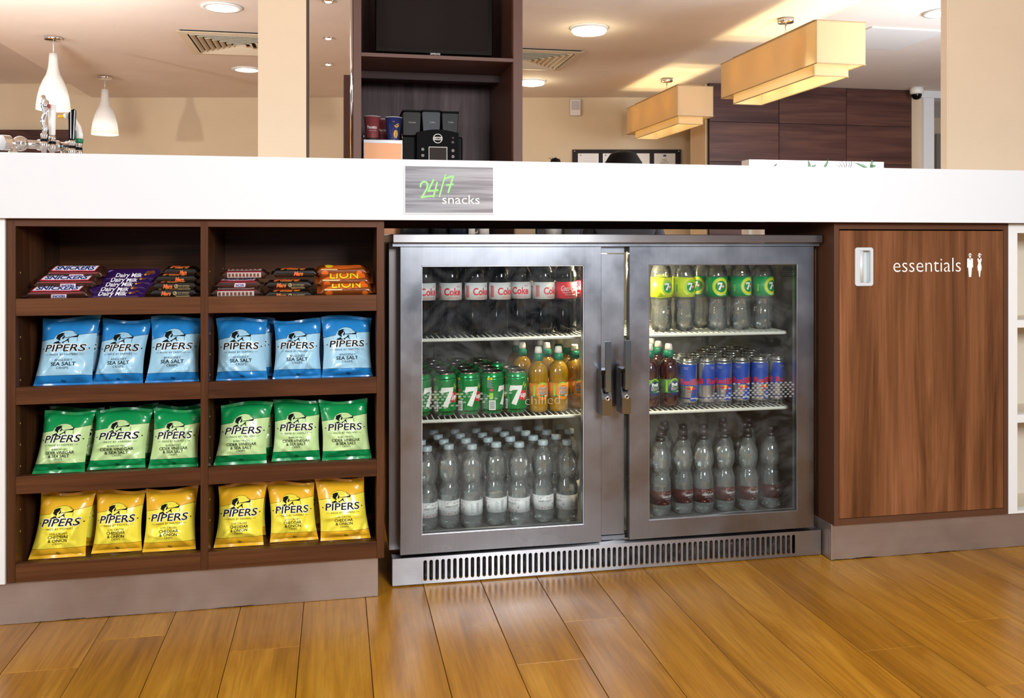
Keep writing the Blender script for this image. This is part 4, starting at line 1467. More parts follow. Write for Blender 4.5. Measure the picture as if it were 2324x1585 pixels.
potted(1750, 5.62, [(1748, 384, 1764, 370, 5), (1744, 392, 1735, 386, 6)], 'potted plant showing one thin green leaf, first along the reception desk', leaf_m)
potted(1840, 5.62, [(1835, 386, 1833, 364, 9), (1834, 383, 1852, 374, 6), (1840, 387, 1858, 383, 6)], 'potted plant with a broad upright leaf, second along the reception desk', leaf_m)
potted(1884, 5.50, [(1866, 386, 1879, 360, 7), (1880, 390, 1893, 384, 5)], 'potted plant with one slanting pointed leaf, third along the reception desk', leaf_m)
potted(1920, 5.60, [(1913, 386, 1902, 369, 1.6), (1916, 386, 1911, 366, 1.6), (1919, 386, 1918, 362, 1.6), (1923, 386, 1926, 365, 1.6), (1926, 386, 1932, 366, 1.6), (1910, 385, 1895, 372, 1.4)], 'spiky dry plant with thin grass-like leaves on the reception desk', thin_m)
potted(1970, 5.62, [(1969, 382, 1937, 370, 8), (1974, 384, 1978, 362, 11), (1973, 380, 1988, 376, 6)], 'potted plant with large drooping leaf, last along the reception desk', leaf_m)

# ------------------------------------------------------------------ two people seated in the lobby
skin = plain('skin', '#c99a7c', 0.5)
hair_m = plain('black_hair', '#0c0908', 0.6, 0, 0, 0.15)
cloth = plain('dark_cloth', '#2a2b33', 0.8)


def seated_person(px, py, d, bun, label, face=0.0, turn=PI):
    top = CAM((px - 1162) / FOC * d, d, EYE + (HORIZON - py) / FOC * d)
    root = thing('person', label, 'person', (top.x, top.y, 0.0), turn)
    hz = top.z - (0.02 if not bun else 0.05)
    sz = hz - 0.86
    V, E, R = [], [], []
    def add(p, r, par=None):
        V.append(p); R.append(r)
        if par is not None:
            E.append((par, len(V) - 1))
        return len(V) - 1
    pel = add((0, 0, sz + 0.10), 0.14)
    ab = add((0, -0.01, sz + 0.27), 0.125, pel)
    ch = add((0, -0.005, sz + 0.42), 0.135, ab)
    nk0 = add((0, 0.0, sz + 0.57), 0.062, ch)
    nk = add((0, -0.01, sz + 0.64), 0.052, nk0)
    hd0 = add((0, -0.02, sz + 0.70), 0.070, nk)
    hd = add((0, -0.012, sz + 0.775), 0.082, hd0)
    add((0, -0.005, sz + 0.815), 0.062, hd)
    for s in (-1, 1):
        sh = add((s * 0.15, 0, sz + 0.53), 0.055, ch)
        el = add((s * 0.21, -0.03, sz + 0.27), 0.042, sh)
        wr = add((s * 0.13, -0.25, sz + 0.22), 0.027, el)
        pm = add((s * 0.11, -0.32, sz + 0.205), 0.030, wr)
        for k in range(4):
            f1 = add((s * (0.085 + 0.018 * k), -0.37, sz + 0.20), 0.009, pm)
            add((s * (0.085 + 0.017 * k), -0.41 - 0.006 * (1.5 - abs(k - 1.5)), sz + 0.18), 0.008, f1)
        th = add((s * 0.078, -0.33, sz + 0.20), 0.010, wr)
        add((s * 0.072, -0.365, sz + 0.195), 0.009, th)
        hp = add((s * 0.10, -0.03, sz + 0.08), 0.095, pel)
        kn = add((s * 0.12, -0.42, sz + 0.07), 0.068, hp)
        an = add((s * 0.12, -0.44, 0.09), 0.042, kn)
        add((s * 0.12, -0.56, 0.035), 0.034, an)
    me = bpy.data.meshes.new('body')
    me.from_pydata(V, E, [])
    o = bpy.data.objects.new('body', me)
    COL.objects.link(o)
    o.parent = root
    sk = o.modifiers.new('skin', 'SKIN')
    for i, sv in enumerate(me.skin_vertices[0].data):
        sv.radius = (R[i], R[i])
        sv.use_root = i == 0
    ss = o.modifiers.new('smooth', 'SUBSURF'); ss.levels = 2; ss.render_levels = 2
    me.materials.append(cloth)
    hc = Vector((0, -0.012, sz + 0.765))
    b = MB()
    b.lathe([(0.0, -0.115), (0.05, -0.105), (0.074, -0.06), (0.083, 0.0), (0.078, 0.04), (0.055, 0.08), (0.0, 0.095)], 24, tuple(hc + Vector((0, -0.012, 0))))
    for s in (-1, 1):
        b.lathe([(0.0, -0.012), (0.010, -0.006), (0.012, 0.0), (0.0, 0.008)], 12, tuple(hc + Vector((s * 0.032, -0.086, 0.0))), 1, 'Y')
        b.lathe([(0.0, -0.03), (0.014, -0.015), (0.016, 0.01), (0.0, 0.03)], 10, tuple(hc + Vector((s * 0.086, 0.0, -0.005))))
    b.lathe([(0.016, -0.028), (0.010, 0.0), (0.005, 0.02)], 10, tuple(hc + Vector((0, -0.098, -0.02))))
    b.box(-0.022, 0.022, -0.102, -0.085, hc.z - 0.062, hc.z - 0.052, 2)
    b.build('face', [skin, plain('eye', '#1c1614', 0.2), plain('lips', '#a5605a', 0.5)], root)
    b = MB()
    prof = [(0.098, -0.20), (0.108, -0.10), (0.110, -0.02), (0.100, 0.05), (0.070, 0.095), (0.030, 0.112), (0.0, 0.116)]
    def hair(u, v):
        j = v * (len(prof) - 1); i = min(int(j), len(prof) - 2); f = j - i
        r = prof[i][0] * (1 - f) + prof[i + 1][0] * f; z = prof[i][1] * (1 - f) + prof[i + 1][1] * f
        a = 0.72 + u * (2 * PI - 1.44) if z < 0.045 else u * 2 * PI
        rr_ = r * (1 + 0.02 * math.sin(a * 23) + 0.03 * noise.noise((a * 2, z * 20, 1)))
        return hc + Vector((rr_ * math.sin(a) * 0.93, 0.012 - rr_ * math.cos(a), z))
    b.grid(hair, 48, 18)
    if bun:
        b.lathe([(0.0, -0.035), (0.028, -0.02), (0.036, 0.0), (0.028, 0.022), (0.0, 0.036)], 16, tuple(hc + Vector((0, 0.03, 0.118))))
        for a in range(4):
            b.tube([tuple(hc + Vector((0.01 * math.sin(a), 0.03, 0.13))), tuple(hc + Vector((0.045 * math.sin(a * 1.3), 0.03, 0.146 + 0.005 * (a % 3))))], 0.004, 5, r1=0.001)
    b.build('hair', hair_m, root)
    return root


seated_person(1415, 341, 4.5, False, 'person with straight black hair seen from behind in front of the notice board', turn=PI - 0.2)
seated_person(1259, 361, 5.6, True, 'person with a small black hair bun barely showing above the counter edge', turn=PI)
for px, py, d in ((1415, 341, 4.5), (1259, 361, 5.6)):
    top = CAM((px - 1162) / FOC * d, d, EYE + (HORIZON - py) / FOC * d)
    sz = top.z - (0.02 if d < 5 else 0.05) - 0.86
    t = thing('stool', 'padded stool under the person %s' % ('with straight black hair' if d < 5 else 'with the hair bun'), 'stool', (top.x, top.y, 0))
    b = MB(); b.lathe([(0.0, sz - 0.06), (0.17, sz - 0.06), (0.18, sz - 0.04), (0.17, sz - 0.02), (0.0, sz - 0.02)], 28); b.build('seat', M['black'], t)
    for k in range(4):
        b = MB(); a = PI / 4 + k * PI / 2
        b.tube([(0.12 * math.cos(a), 0.12 * math.sin(a), sz - 0.0605), (0.17 * math.cos(a), 0.17 * math.sin(a), 0.001)], 0.012, 8); b.build('leg', M['chrome'], t)

# ------------------------------------------------------------------ beer font on the counter
bf0 = P(41, 325, Y=2.66)
bf = thing('beer_font', 'chrome beer font with four different tap handles standing on the white counter', 'beer tap', (bf0.x, 2.66, AT))
lo = lambda p: Vector(p) - Vector(bf.location)
pA, pB = lo(P(9, 324, Y=2.70)), lo(P(170, 334, Y=2.86))
dr = (pB - pA).normalized()
b = MB(); b.tube([pA + dr * 0.02, pB], 0.0125, 20)
for f in (0.25, 0.5, 0.72, 0.9):
    q_ = pA + (pB - pA) * f
    b.tube([q_ - dr * 0.006, q_ + dr * 0.006], 0.0165, 20)
b.build('cross_bar', M['chrome'], bf)
b = MB(); b.tube([pA - dr * 0.008, pA - dr * 0.006, pA + dr * 0.012, pA + dr * 0.014], 0.0215, 28); b.tube([pA + dr * 0.012, pA + dr * 0.03], 0.012, 16); b.build('end_cap', M['chrome'], bf)
b = MB(); c0 = pA + dr * 0.046; b.lathe([(0.0215 * math.sin(PI * i / 14), -0.0215 * math.cos(PI * i / 14)) for i in range(15)], 28, tuple(c0)); b.build('ball', M['chrome'], bf)
for f in (0.12, 0.85):
    q_ = pA + (pB - pA) * f
    b = MB(); b.lathe([(0.034, 0.0005), (0.034, 0.005), (0.014, 0.012), (0.012, 0.03), (0.012, q_.z)], 24, (q_.x, q_.y, 0)); b.build('leg', M['chrome'], bf)


def tap(px, Y, ytop, yhandle, kind):
    base = lo(P(px, 345, Y=Y))
    zh = lo(P(px, yhandle, Y=Y)).z
    ztp = lo(P(px, ytop, Y=Y)).z
    k = 0.0012
    b = MB()
    b.lathe([(0.007, 0.004), (0.007, zh - 0.045), (0.0105, zh - 0.043), (0.0105, zh - 0.026), (0.008, zh - 0.024), (0.0075, zh - 0.014), (0.0095, zh - 0.012), (0.0095, zh - 0.003), (0.006, zh)], 18, (base.x, base.y, 0))
    st_ = b.build('tap_fitting', M['chrome'], bf)
    b = MB(); b.lathe([(0.0098, zh - 0.024), (0.0098, zh - 0.017)], 18, (base.x, base.y, 0), close=False); b.build('gasket', M['black'], st_)
    x, y = base.x, base.y
    b = MB()
    if kind == 'white':
        b.lathe([(0.006, zh), (0.0085, zh + 0.003), (0.0095, zh + 0.04), (0.0105, ztp - 0.008), (0.009, ztp - 0.002), (0.0, ztp)], 20, (x, y, 0))
        b.build('white_handle', M['white_plastic'], st_)
    elif kind == 'chrome':
        pts = [(x + 0.003 * math.sin(i * 0.9), y, zh + (ztp - zh) * i / 16) for i in range(15)] + [(x - 0.004, y, ztp)]
        b.tube(pts, 0.0065, 10)
        b.lathe([(0.0, -0.02), (0.010, -0.005), (0.008, 0.015), (0.0, 0.022)], 12, (x + 0.004, y + 0.002, ztp - 0.03))
        b.lathe([(0.0, -0.003), (0.006, -0.002), (0.006, 0.004)], 14, (x + 0.012, y, ztp - 0.03), 1, 'X')
        b.build('twisted_chrome_handle', [M['chrome'], plain('red_badge', '#8e2b2b', 0.3)], st_)
    elif kind == 'black':
        b.prism([(-0.008, zh), (0.006, zh), (0.010, ztp - 0.004), (0.006, ztp), (-0.001, ztp - 0.004), (-0.009, ztp - 0.014)], lambda a_, c_, h: (x + a_, y + h, c_), -0.007, 0.007, 0)
        b.build('black_handle', M['black_gloss'], st_, bevel=0.002)
        b = MB(); b.box(x - 0.003, x - 0.001, y - 0.0076, y - 0.0071, zh + 0.004, ztp - 0.008); b.build('white_stripe', M['white'], st_)
    else:
        pts = [(x + 0.000, y, zh), (x + 0.002, y, zh + 0.02), (x - 0.002, y, zh + 0.042), (x - 0.013, y, zh + 0.062), (x - 0.024, y, ztp - 0.012)]
        b.tube(pts, 0.0105, 14, r1=0.0075)
        hc = Vector((x - 0.030, y, ztp - 0.008))
        b.lathe([(0.0105 * math.sin(PI * i / 10), -0.0135 * math.cos(PI * i / 10)) for i in range(11)], 16, tuple(hc), 0, 'X')
        n_ = b.build('white_bird_handle', M['white_plastic'], st_)
        b = MB()
        b.tube([hc + Vector((-0.009, 0, -0.001)), hc + Vector((-0.027, 0, -0.003))], 0.0062, 10, r1=0.0042)
        b.build('yellow_bill', plain('bill_yellow', '#f0b010', 0.4), n_ if False else st_)
        b = MB(); b.lathe([(0.0, -0.0015), (0.0012, 0.0)], 8, tuple(hc + Vector((-0.002, -0.0098, 0.004))), 0, 'Y'); b.build('eye', M['black'], st_)
        b = MB(); b.lathe([(0.011, zh - 0.004), (0.0125, zh), (0.0125, zh + 0.007), (0.011, zh + 0.009)], 18, (x, y, 0)); b.prism([(-0.014, zh + 0.004), (-0.006, zh + 0.004), (-0.008, zh + 0.034), (-0.011, zh + 0.034)], lambda a_, c_, h: (x + a_, y + h, c_), -0.009, -0.004); b.build('green_collar', plain('collar_green', '#0e7a52', 0.4), st_)


tap(100, 2.74, 217, 302, 'chrome')
tap(118.5, 2.76, 237, 308, 'white')
tap(164, 2.80, 247, 318, 'black')
tap(179, 2.83, 258, 322, 'bird')

# ------------------------------------------------------------------ crisp bags
def foil(name, col, rough=0.27):
    t = NT(name)
    t.set(Base_Color=C4(col), Roughness=rough, Specular_IOR_Level=0.6, Coat_Weight=0.35, Coat_Roughness=0.12)
    return t.m


BAG = {
    'blue': (foil('blue_foil', '#2684ca'), foil('pale_blue_foil', '#a3d2ea'), ['ANGLESEY', 'SEA SALT', None, 'CRISPS']),
    'green': (foil('green_foil', '#12934f'), foil('pale_green_foil', '#c8e6a2'), ['BURROW HILL', 'CIDER VINEGAR', '& SEA SALT', 'CRISPS']),
    'yellow': (foil('orange_foil', '#f7bd2a'), foil('yellow_foil', '#fdee4c'), ['LYE CROSS', 'CHEDDAR', '& ONION', 'CRISPS']),
}
silver = foil('silver_back', '#c9c6c0', 0.3)


def gauss(x, s):
    return math.exp(-(x / s) ** 2)


class Bag:
    def __init__(self, w, h, T, seed, shear):
        self.w, self.h, self.T, self.shear = w, h, T, shear
        r = random.Random(seed)
        self.o = r.uniform(0, 90)
        self.folds = [(r.uniform(-0.9, 0.9), r.uniform(0.05, 0.5), r.uniform(-1.2, 1.2), r.uniform(0.03, 0.07), r.uniform(0.15, 0.35), r.choice([-1, 1, 1]) * r.uniform(0.003, 0.007)) for _ in range(8)]
        self.folds += [(sx * 0.85, v, sx * -0.7, 0.05, 0.3, 0.005) for sx in (-1, 1) for v in (0.12, 0.86)]
        self.droop = r.uniform(-0.02, 0.02)
        self.puff = r.uniform(0.085, 0.13)

    def half(self, v):
        return self.w / 2 * (1 - self.puff * math.sin(PI * min(max(v, 0), 1)) ** 0.9)

    def pt(self, u, v, side):
        hw = self.half(v)
        x = u * hw + self.shear * (v - 0.5) * self.h
        z = v * self.h + (0.004 * math.sin(2.5 * u + self.o) + self.droop * u * self.h * 0.3) * max(0, v - 0.6) / 0.4
        a = min(max((v - 0.045) / 0.91, 0), 1)
        th = self.T * (math.sin(PI * a) ** 0.62) * (1 - 0.25 * a) * max(0.0, 1 - abs(u) ** 2.6) ** 0.75
        y = -side * th
        if side > 0:
            y *= 1.15
        k = (1 - abs(u) ** 6) * min(1, 8 * v, 9 * (1 - v))
        f = 0
        for fu, fv, ang, s, L, amp in self.folds:
            du, dv = (u - fu), (v - fv) * 1.25
            c, sn = math.cos(ang), math.sin(ang)
            f += amp * gauss(-du * sn * 0.5 + dv * c, s) * gauss(du * c * 0.5 + dv * sn, L)
        f += 0.0030 * noise.noise((u * 2.1 + self.o, v * 2.6, self.o)) + 0.0012 * noise.noise((u * 5 + self.o, v * 6, 3 + self.o))
        y += -side * f * k
        y += 0.0025 * math.sin(u * 5 + self.o) * (gauss(v - 1, 0.06) + gauss(v, 0.06))
        return Vector((x, y, z))


def top_line(u):
    base = 0.655 + 0.055 * (u + 1) / 2 * 1.8
    k = 1 - ((u + 0.03) / 0.43) ** 2
    return max(base, 0.668 + 0.135 * math.sqrt(k)) if k > 0 else base


VB = 0.150


def emblem(d, cx, z0, s, m=0):
    """bust in profile blowing a long horn before a fan of rays; s = height"""
    q = lambda pts: [(cx + x * s, z0 + y * s) for x, y in pts]
    for i in range(6):
        a = 0.62 + i * 0.30
        d.stroke(q([(0.12 + 0.34 * math.cos(a), 0.50 + 0.22 * math.sin(a)), (0.12 + 0.74 * math.cos(a), 0.50 + 0.50 * math.sin(a))]), s * 0.007, m)
    d.poly(q([(-0.52, 0.62), (-0.60, 0.50), (-0.52, 0.50), (-0.58, 0.38), (-0.46, 0.42), (-0.44, 0.30), (-0.36, 0.34), (-0.30, 0.22), (-0.22, 0.30), (-0.26, 0.44), (-0.14, 0.60), (-0.02, 0.72), (-0.10, 0.80), (0.02, 0.86), (-0.16, 0.90), (-0.30, 0.86), (-0.44, 0.80), (-0.54, 0.72)]), m)
    d.poly(q([(-0.02, 0.72), (0.02, 0.62), (0.08, 0.55), (0.03, 0.53), (0.06, 0.46), (0.0, 0.44), (0.01, 0.38), (-0.08, 0.36), (-0.12, 0.44), (-0.09, 0.52), (-0.06, 0.56)]), m)
    d.poly(q([(-0.72, 0.0), (-0.60, 0.12), (-0.40, 0.20), (-0.30, 0.22), (-0.24, 0.10), (-0.06, 0.02), (-0.2, 0.0)]), m)
    d.poly(q([(0.02, 0.0), (0.10, 0.14), (0.30, 0.22), (0.46, 0.0), (0.42, 0.16), (0.36, 0.34), (0.46, 0.42), (0.30, 0.40), (0.18, 0.26), (0.02, 0.16), (-0.10, 0.12)]), m)
    d.poly(q([(0.06, 0.49), (0.06, 0.45), (0.60, 0.48), (0.98, 0.46), (1.04, 0.58), (1.0, 0.72), (0.92, 0.62), (0.60, 0.55)]), m)
    d.ring(cx + 0.99 * s, z0 + 0.59 * s, 0.02 * s, 0.045 * s, m, 10)


def crisp_bag(kind, bx, TLy, quad, seed, label, depth=2.236, print_=True, lean=0.21, T=0.027, group='crisp bags'):
    """quad: pixel x of top-left, top-right, bottom-right, bottom-left; TLy: (top y, bottom y)"""
    zsh = bx
    xtl, xtr, xbr, xbl = quad
    xm_b, xm_t = (xbr + xbl) / 2, (xtl + xtr) / 2
    pb = P(xm_b, TLy[1], Y=depth)
    pt_ = P(xm_t, TLy[0], Y=depth + 0.03)
    h = (pt_.z - zsh) / math.cos(lean)
    X_ = lambda px, Y: P(px, 700, Y=Y).x
    w = ((X_(xtr, depth + 0.03) - X_(xtl, depth + 0.03)) + (X_(xbr, depth) - X_(xbl, depth))) / 2
    shear = (pt_.x - P(xm_b, TLy[1], Y=depth + 0.03).x) / h
    bg = Bag(w, h, T, seed, shear)
    dark, pale, words = BAG[kind]
    t = thing('crisp_bag', label, 'crisp bag', (pb.x + shear * h * 0.5, depth + 0.012, zsh + 0.0006), 0, group)
    t.rotation_euler = (-lean, 0, 0)
    b = MB()
    NU = 34
    rows = [0, 0.02, 0.045, 0.08, 0.115, VB - 0.004]
    def band(f0, f1, n, m):
        b.grid(lambda u, v: bg.pt(2 * u - 1, f0(2 * u - 1) * (1 - v) + f1(2 * u - 1) * v, 1), NU, n, m)
    lw = 0.0045
    band(lambda u: 0, lambda u: 0.045, 2, 0)
    band(lambda u: 0.045, lambda u: VB, 5, 0)
    band(lambda u: VB, lambda u: VB + lw, 1, 2)
    band(lambda u: VB + lw, lambda u: top_line(u) - lw * 1.2, 26, 1)
    band(lambda u: top_line(u) - lw * 1.2, lambda u: top_line(u), 1, 2)
    band(lambda u: top_line(u), lambda u: 0.955, 10, 0)
    band(lambda u: 0.955, lambda u: 1, 2, 0)
    b.grid(lambda u, v: bg.pt(1 - 2 * u, v, -1), 16, 20, 3)
    body = b.build('bag_body', [dark, pale, M['ink'], dark], t, recalc=False)
    d = D2()
    W = w / 2
    uu = lambda f: f * h
    d.text('PIPERS', 0.0, uu(0.488), 0.0168, 1, width=w * 0.70, bold=0.045, shear=0.12, lift=0)
    d.text('PIPERS', 0.0, uu(0.490), 0.0160, 0, width=w * 0.68, bold=0.012, shear=0.12, lift=2)
    for sx in (-1, 1):
        d.disc(sx * w * 0.385, uu(0.535), 0.0015, None, 0, 10)
        d.rect(sx * w * 0.29 - w * 0.03, sx * w * 0.29 + w * 0.03, uu(0.444), uu(0.448), 0)
    d.text('MADE BY FARMERS', 0, uu(0.432), 0.0042, 0, width=w * 0.47, spacing=1.15)
    if words[2]:
        d.text(words[0], 0, uu(0.362), 0.0044, 0, width=w * 0.30)
        d.text(words[1], 0, uu(0.303), 0.0064, 0, width=w * (0.56 if len(words[1]) > 9 else 0.36), bold=0.016)
        d.text(words[2], 0, uu(0.247), 0.0064, 0, width=w * (0.40 if len(words[2]) > 8 else 0.33), bold=0.016)
        d.text(words[3], 0, uu(0.205), 0.0042, 0, width=w * 0.16)
    else:
        d.text(words[0], 0, uu(0.352), 0.0050, 0, width=w * 0.31)
        d.text(words[1], 0, uu(0.288), 0.0080, 0, width=w * 0.42, bold=0.018)
        d.text(words[3], 0, uu(0.240), 0.0050, 0, width=w * 0.20)
    d.text('40ge', 0.002, uu(0.062), 0.0050, 0, width=w * 0.085, shear=0.2)
    emblem(d, -0.006, uu(0.602), h * 0.185, 0)
    d.text('TRADE', 0.016, uu(0.742), 0.0022, 0, width=0.010, rot=-0.5)
    d.text('MARK', w * 0.175, uu(0.655), 0.0022, 0, width=0.009, rot=-1.5)
    b = MB()
    def mp(x, z, hgt):
        v = z / h
        u = (x) / bg.half(v)
        p = bg.pt(u, v, 1)
        return p + Vector((0, -hgt, 0))
    d.emit(b, mp, 0.006, 0.0006, 0.00015)
    b.build('print', [M['ink'], M['ink_white']], t, recalc=False)
    return t


zb, zg, zy = 0.5310, 0.3292, 0.1302
pos_l = ['by the end panel', 'middle of three', 'against the divider']
pos_r = ['against the divider', 'middle of three', 'nearest the fridge']
front = [
    ('blue', zb, (722, 877), (80, 222, 204, 74), 1, 'wide bay', pos_l[0]),
    ('blue', zb, (727, 872), (224, 338, 323, 204), 2, 'wide bay', pos_l[1]),
    ('blue', zb, (721, 871), (337, 456, 453, 324), 3, 'wide bay', pos_l[2]),
    ('blue', zb, (724, 867), (482, 607, 604, 492), 4, 'fridge-side bay', pos_r[0]),
    ('blue', zb, (727, 863), (620, 729, 733, 616), 5, 'fridge-side bay', pos_r[1]),
    ('blue', zb, (720, 860), (724, 850, 842, 735), 6, 'fridge-side bay', pos_r[2]),
    ('green', zg, (936, 1080), (91, 206, 190, 68), 7, 'wide bay', pos_l[0]),
    ('green', zg, (931, 1074), (206, 342, 326, 196), 8, 'wide bay', pos_l[1]),
    ('green', zg, (931, 1067), (342, 455, 448, 334), 9, 'wide bay', pos_l[2]),
    ('green', zg, (917, 1060), (494, 620, 602, 486), 10, 'fridge-side bay', pos_r[0]),
    ('green', zg, (911, 1054), (620, 727, 729, 614), 11, 'fridge-side bay', pos_r[1]),
    ('green', zg, (911, 1048), (720, 838, 842, 734), 12, 'fridge-side bay', pos_r[2]),
    ('yellow', zy, (1120, 1276), (80, 210, 191, 61), 13, 'wide bay', pos_l[0]),
    ('yellow', zy, (1117, 1266), (210, 322, 322, 203), 14, 'wide bay', pos_l[1]),
    ('yellow', zy, (1112, 1259), (320, 448, 440, 324), 15, 'wide bay', pos_l[2]),
    ('yellow', zy, (1101, 1250), (491, 604, 598, 483), 16, 'fridge-side bay', pos_r[0]),
    ('yellow', zy, (1098, 1240), (604, 712, 724, 611), 17, 'fridge-side bay', pos_r[1]),
    ('yellow', zy, (1088, 1232), (711, 830, 840, 730), 18, 'fridge-side bay', pos_r[2]),
]
for kind, z, yy, quad, seed, bay, pos in front:
    crisp_bag(kind, z, yy, quad, seed, 'plump %s crisp bag, front of the %s, %s' % (kind, bay, pos), depth=2.250 if seed % 3 == 2 else 2.236)
behind = [
    ('blue', zb, (728, 872), (120, 236, 232, 116), 31, 'wide bay', 'behind the one by the end panel'),
    ('blue', zb, (724, 866), (510, 626, 616, 512), 32, 'fridge-side bay', 'behind the one at the divider'),
    ('blue', zb, (730, 866), (640, 742, 744, 640), 33, 'fridge-side bay', 'behind the middle one'),
    ('green', zg, (926, 1076), (102, 232, 222, 100), 34, 'wide bay', 'behind the one by the end panel'),
    ('green', zg, (922, 1070), (240, 356, 346, 236), 35, 'wide bay', 'behind the middle one'),
    ('green', zg, (921, 1064), (352, 452, 450, 350), 36, 'wide bay', 'behind the one at the divider'),
    ('green', zg, (912, 1056), (516, 626, 618, 512), 37, 'fridge-side bay', 'behind the one at the divider'),
    ('yellow', zy, (1116, 1272), (112, 222, 218, 106), 38, 'wide bay', 'behind the one by the end panel'),
    ('yellow', zy, (1096, 1248), (508, 608, 604, 500), 39, 'fridge-side bay', 'behind the one at the divider'),
    ('yellow', zy, (1088, 1238), (628, 728, 736, 630), 40, 'fridge-side bay', 'behind the middle one'),
]
for kind, z, yy, quad, seed, bay, pos in behind:
    crisp_bag(kind, z, yy, quad, seed, '%s crisp bag half hidden in the %s, %s' % (kind, bay, pos), depth=2.312, T=0.020, lean=0.16)

# ------------------------------------------------------------------ chocolate bars
class Bar:
    def __init__(self, L, W, H, seed):
        self.L, self.W, self.H = L, W, H
        self.o = random.Random(seed).uniform(0, 50)

    def env(self, s):
        e = abs(2 * s - 1)
        return 1.0 if e < 0.76 else max(0.06, math.cos((e - 0.76) / 0.13 * PI / 2) ** 0.7 if e < 0.89 else 0.06)

    def pt(self, s, a):
        k = self.env(s)
        x = (s - 0.5) * self.L
        wy = self.W / 2 * (1.0 + 0.10 * (1 - k))
        wz = self.H / 2 * k
        c, sn = math.cos(a), math.sin(a)
        n = 2 / 3.4
        y = wy * math.copysign(abs(c) ** n, c)
        z = wz * math.copysign(abs(sn) ** n, sn)
        cr = 0.0011 * noise.noise((x * 55 + self.o, y * 40, z * 60)) + 0.0014 * (1 - k) * math.sin(y * 420 + self.o)
        return Vector((x, y, z + cr))

    def top(self, x, y, h):
        s = x / self.L + 0.5
        wz = self.H / 2 * self.env(s)
        q = max(0.0, 1 - abs(y / (self.W / 2)) ** 3.4) ** (1 / 3.4)
        return Vector((x, y, wz * q + 0.0011 * noise.noise((x * 55 + self.o, y * 40, wz * q * 60)) + h))

    def side(self, x, z, h):
        s = x / self.L + 0.5
        wz = max(0.002, self.H / 2 * self.env(s))
        q = max(0.0, 1 - min(1, abs(z / wz)) ** 3.4) ** (1 / 3.4)
        return Vector((x, -self.W / 2 * q - h, z))


WR = {
    'nut': foil('dark_brown_wrapper', '#3a1f17'), 'purple': foil('purple_wrapper', '#2e154c'), 'blackw': foil('black_wrapper', '#17120f'), 'orange': foil('amber_brown_wrapper', '#7a3a12'),
}
INK = {n_: plain('ink_' + n_, c) for n_, c in (('red', '#b7223a'), ('navy', '#1d2c7c'), ('white', '#eceaf0'), ('cream', '#d9c48a'), ('scarlet', '#e8552c'), ('gold', '#c99a3c'), ('yellow', '#f4cf22'), ('flame', '#d9631a'), ('choc', '#6a3a22'), ('lilac', '#8a6fc9'), ('silver', '#b9a9a4'))}
BAR_INK = [INK[k] for k in ('red', 'navy', 'white', 'cream', 'scarlet', 'gold', 'yellow', 'flame', 'choc', 'lilac', 'silver')]
RED, NAVY, WHITE, CREAM, SCAR, GOLD, YEL, FLAME, CHOC, LILAC, SILV = range(11)


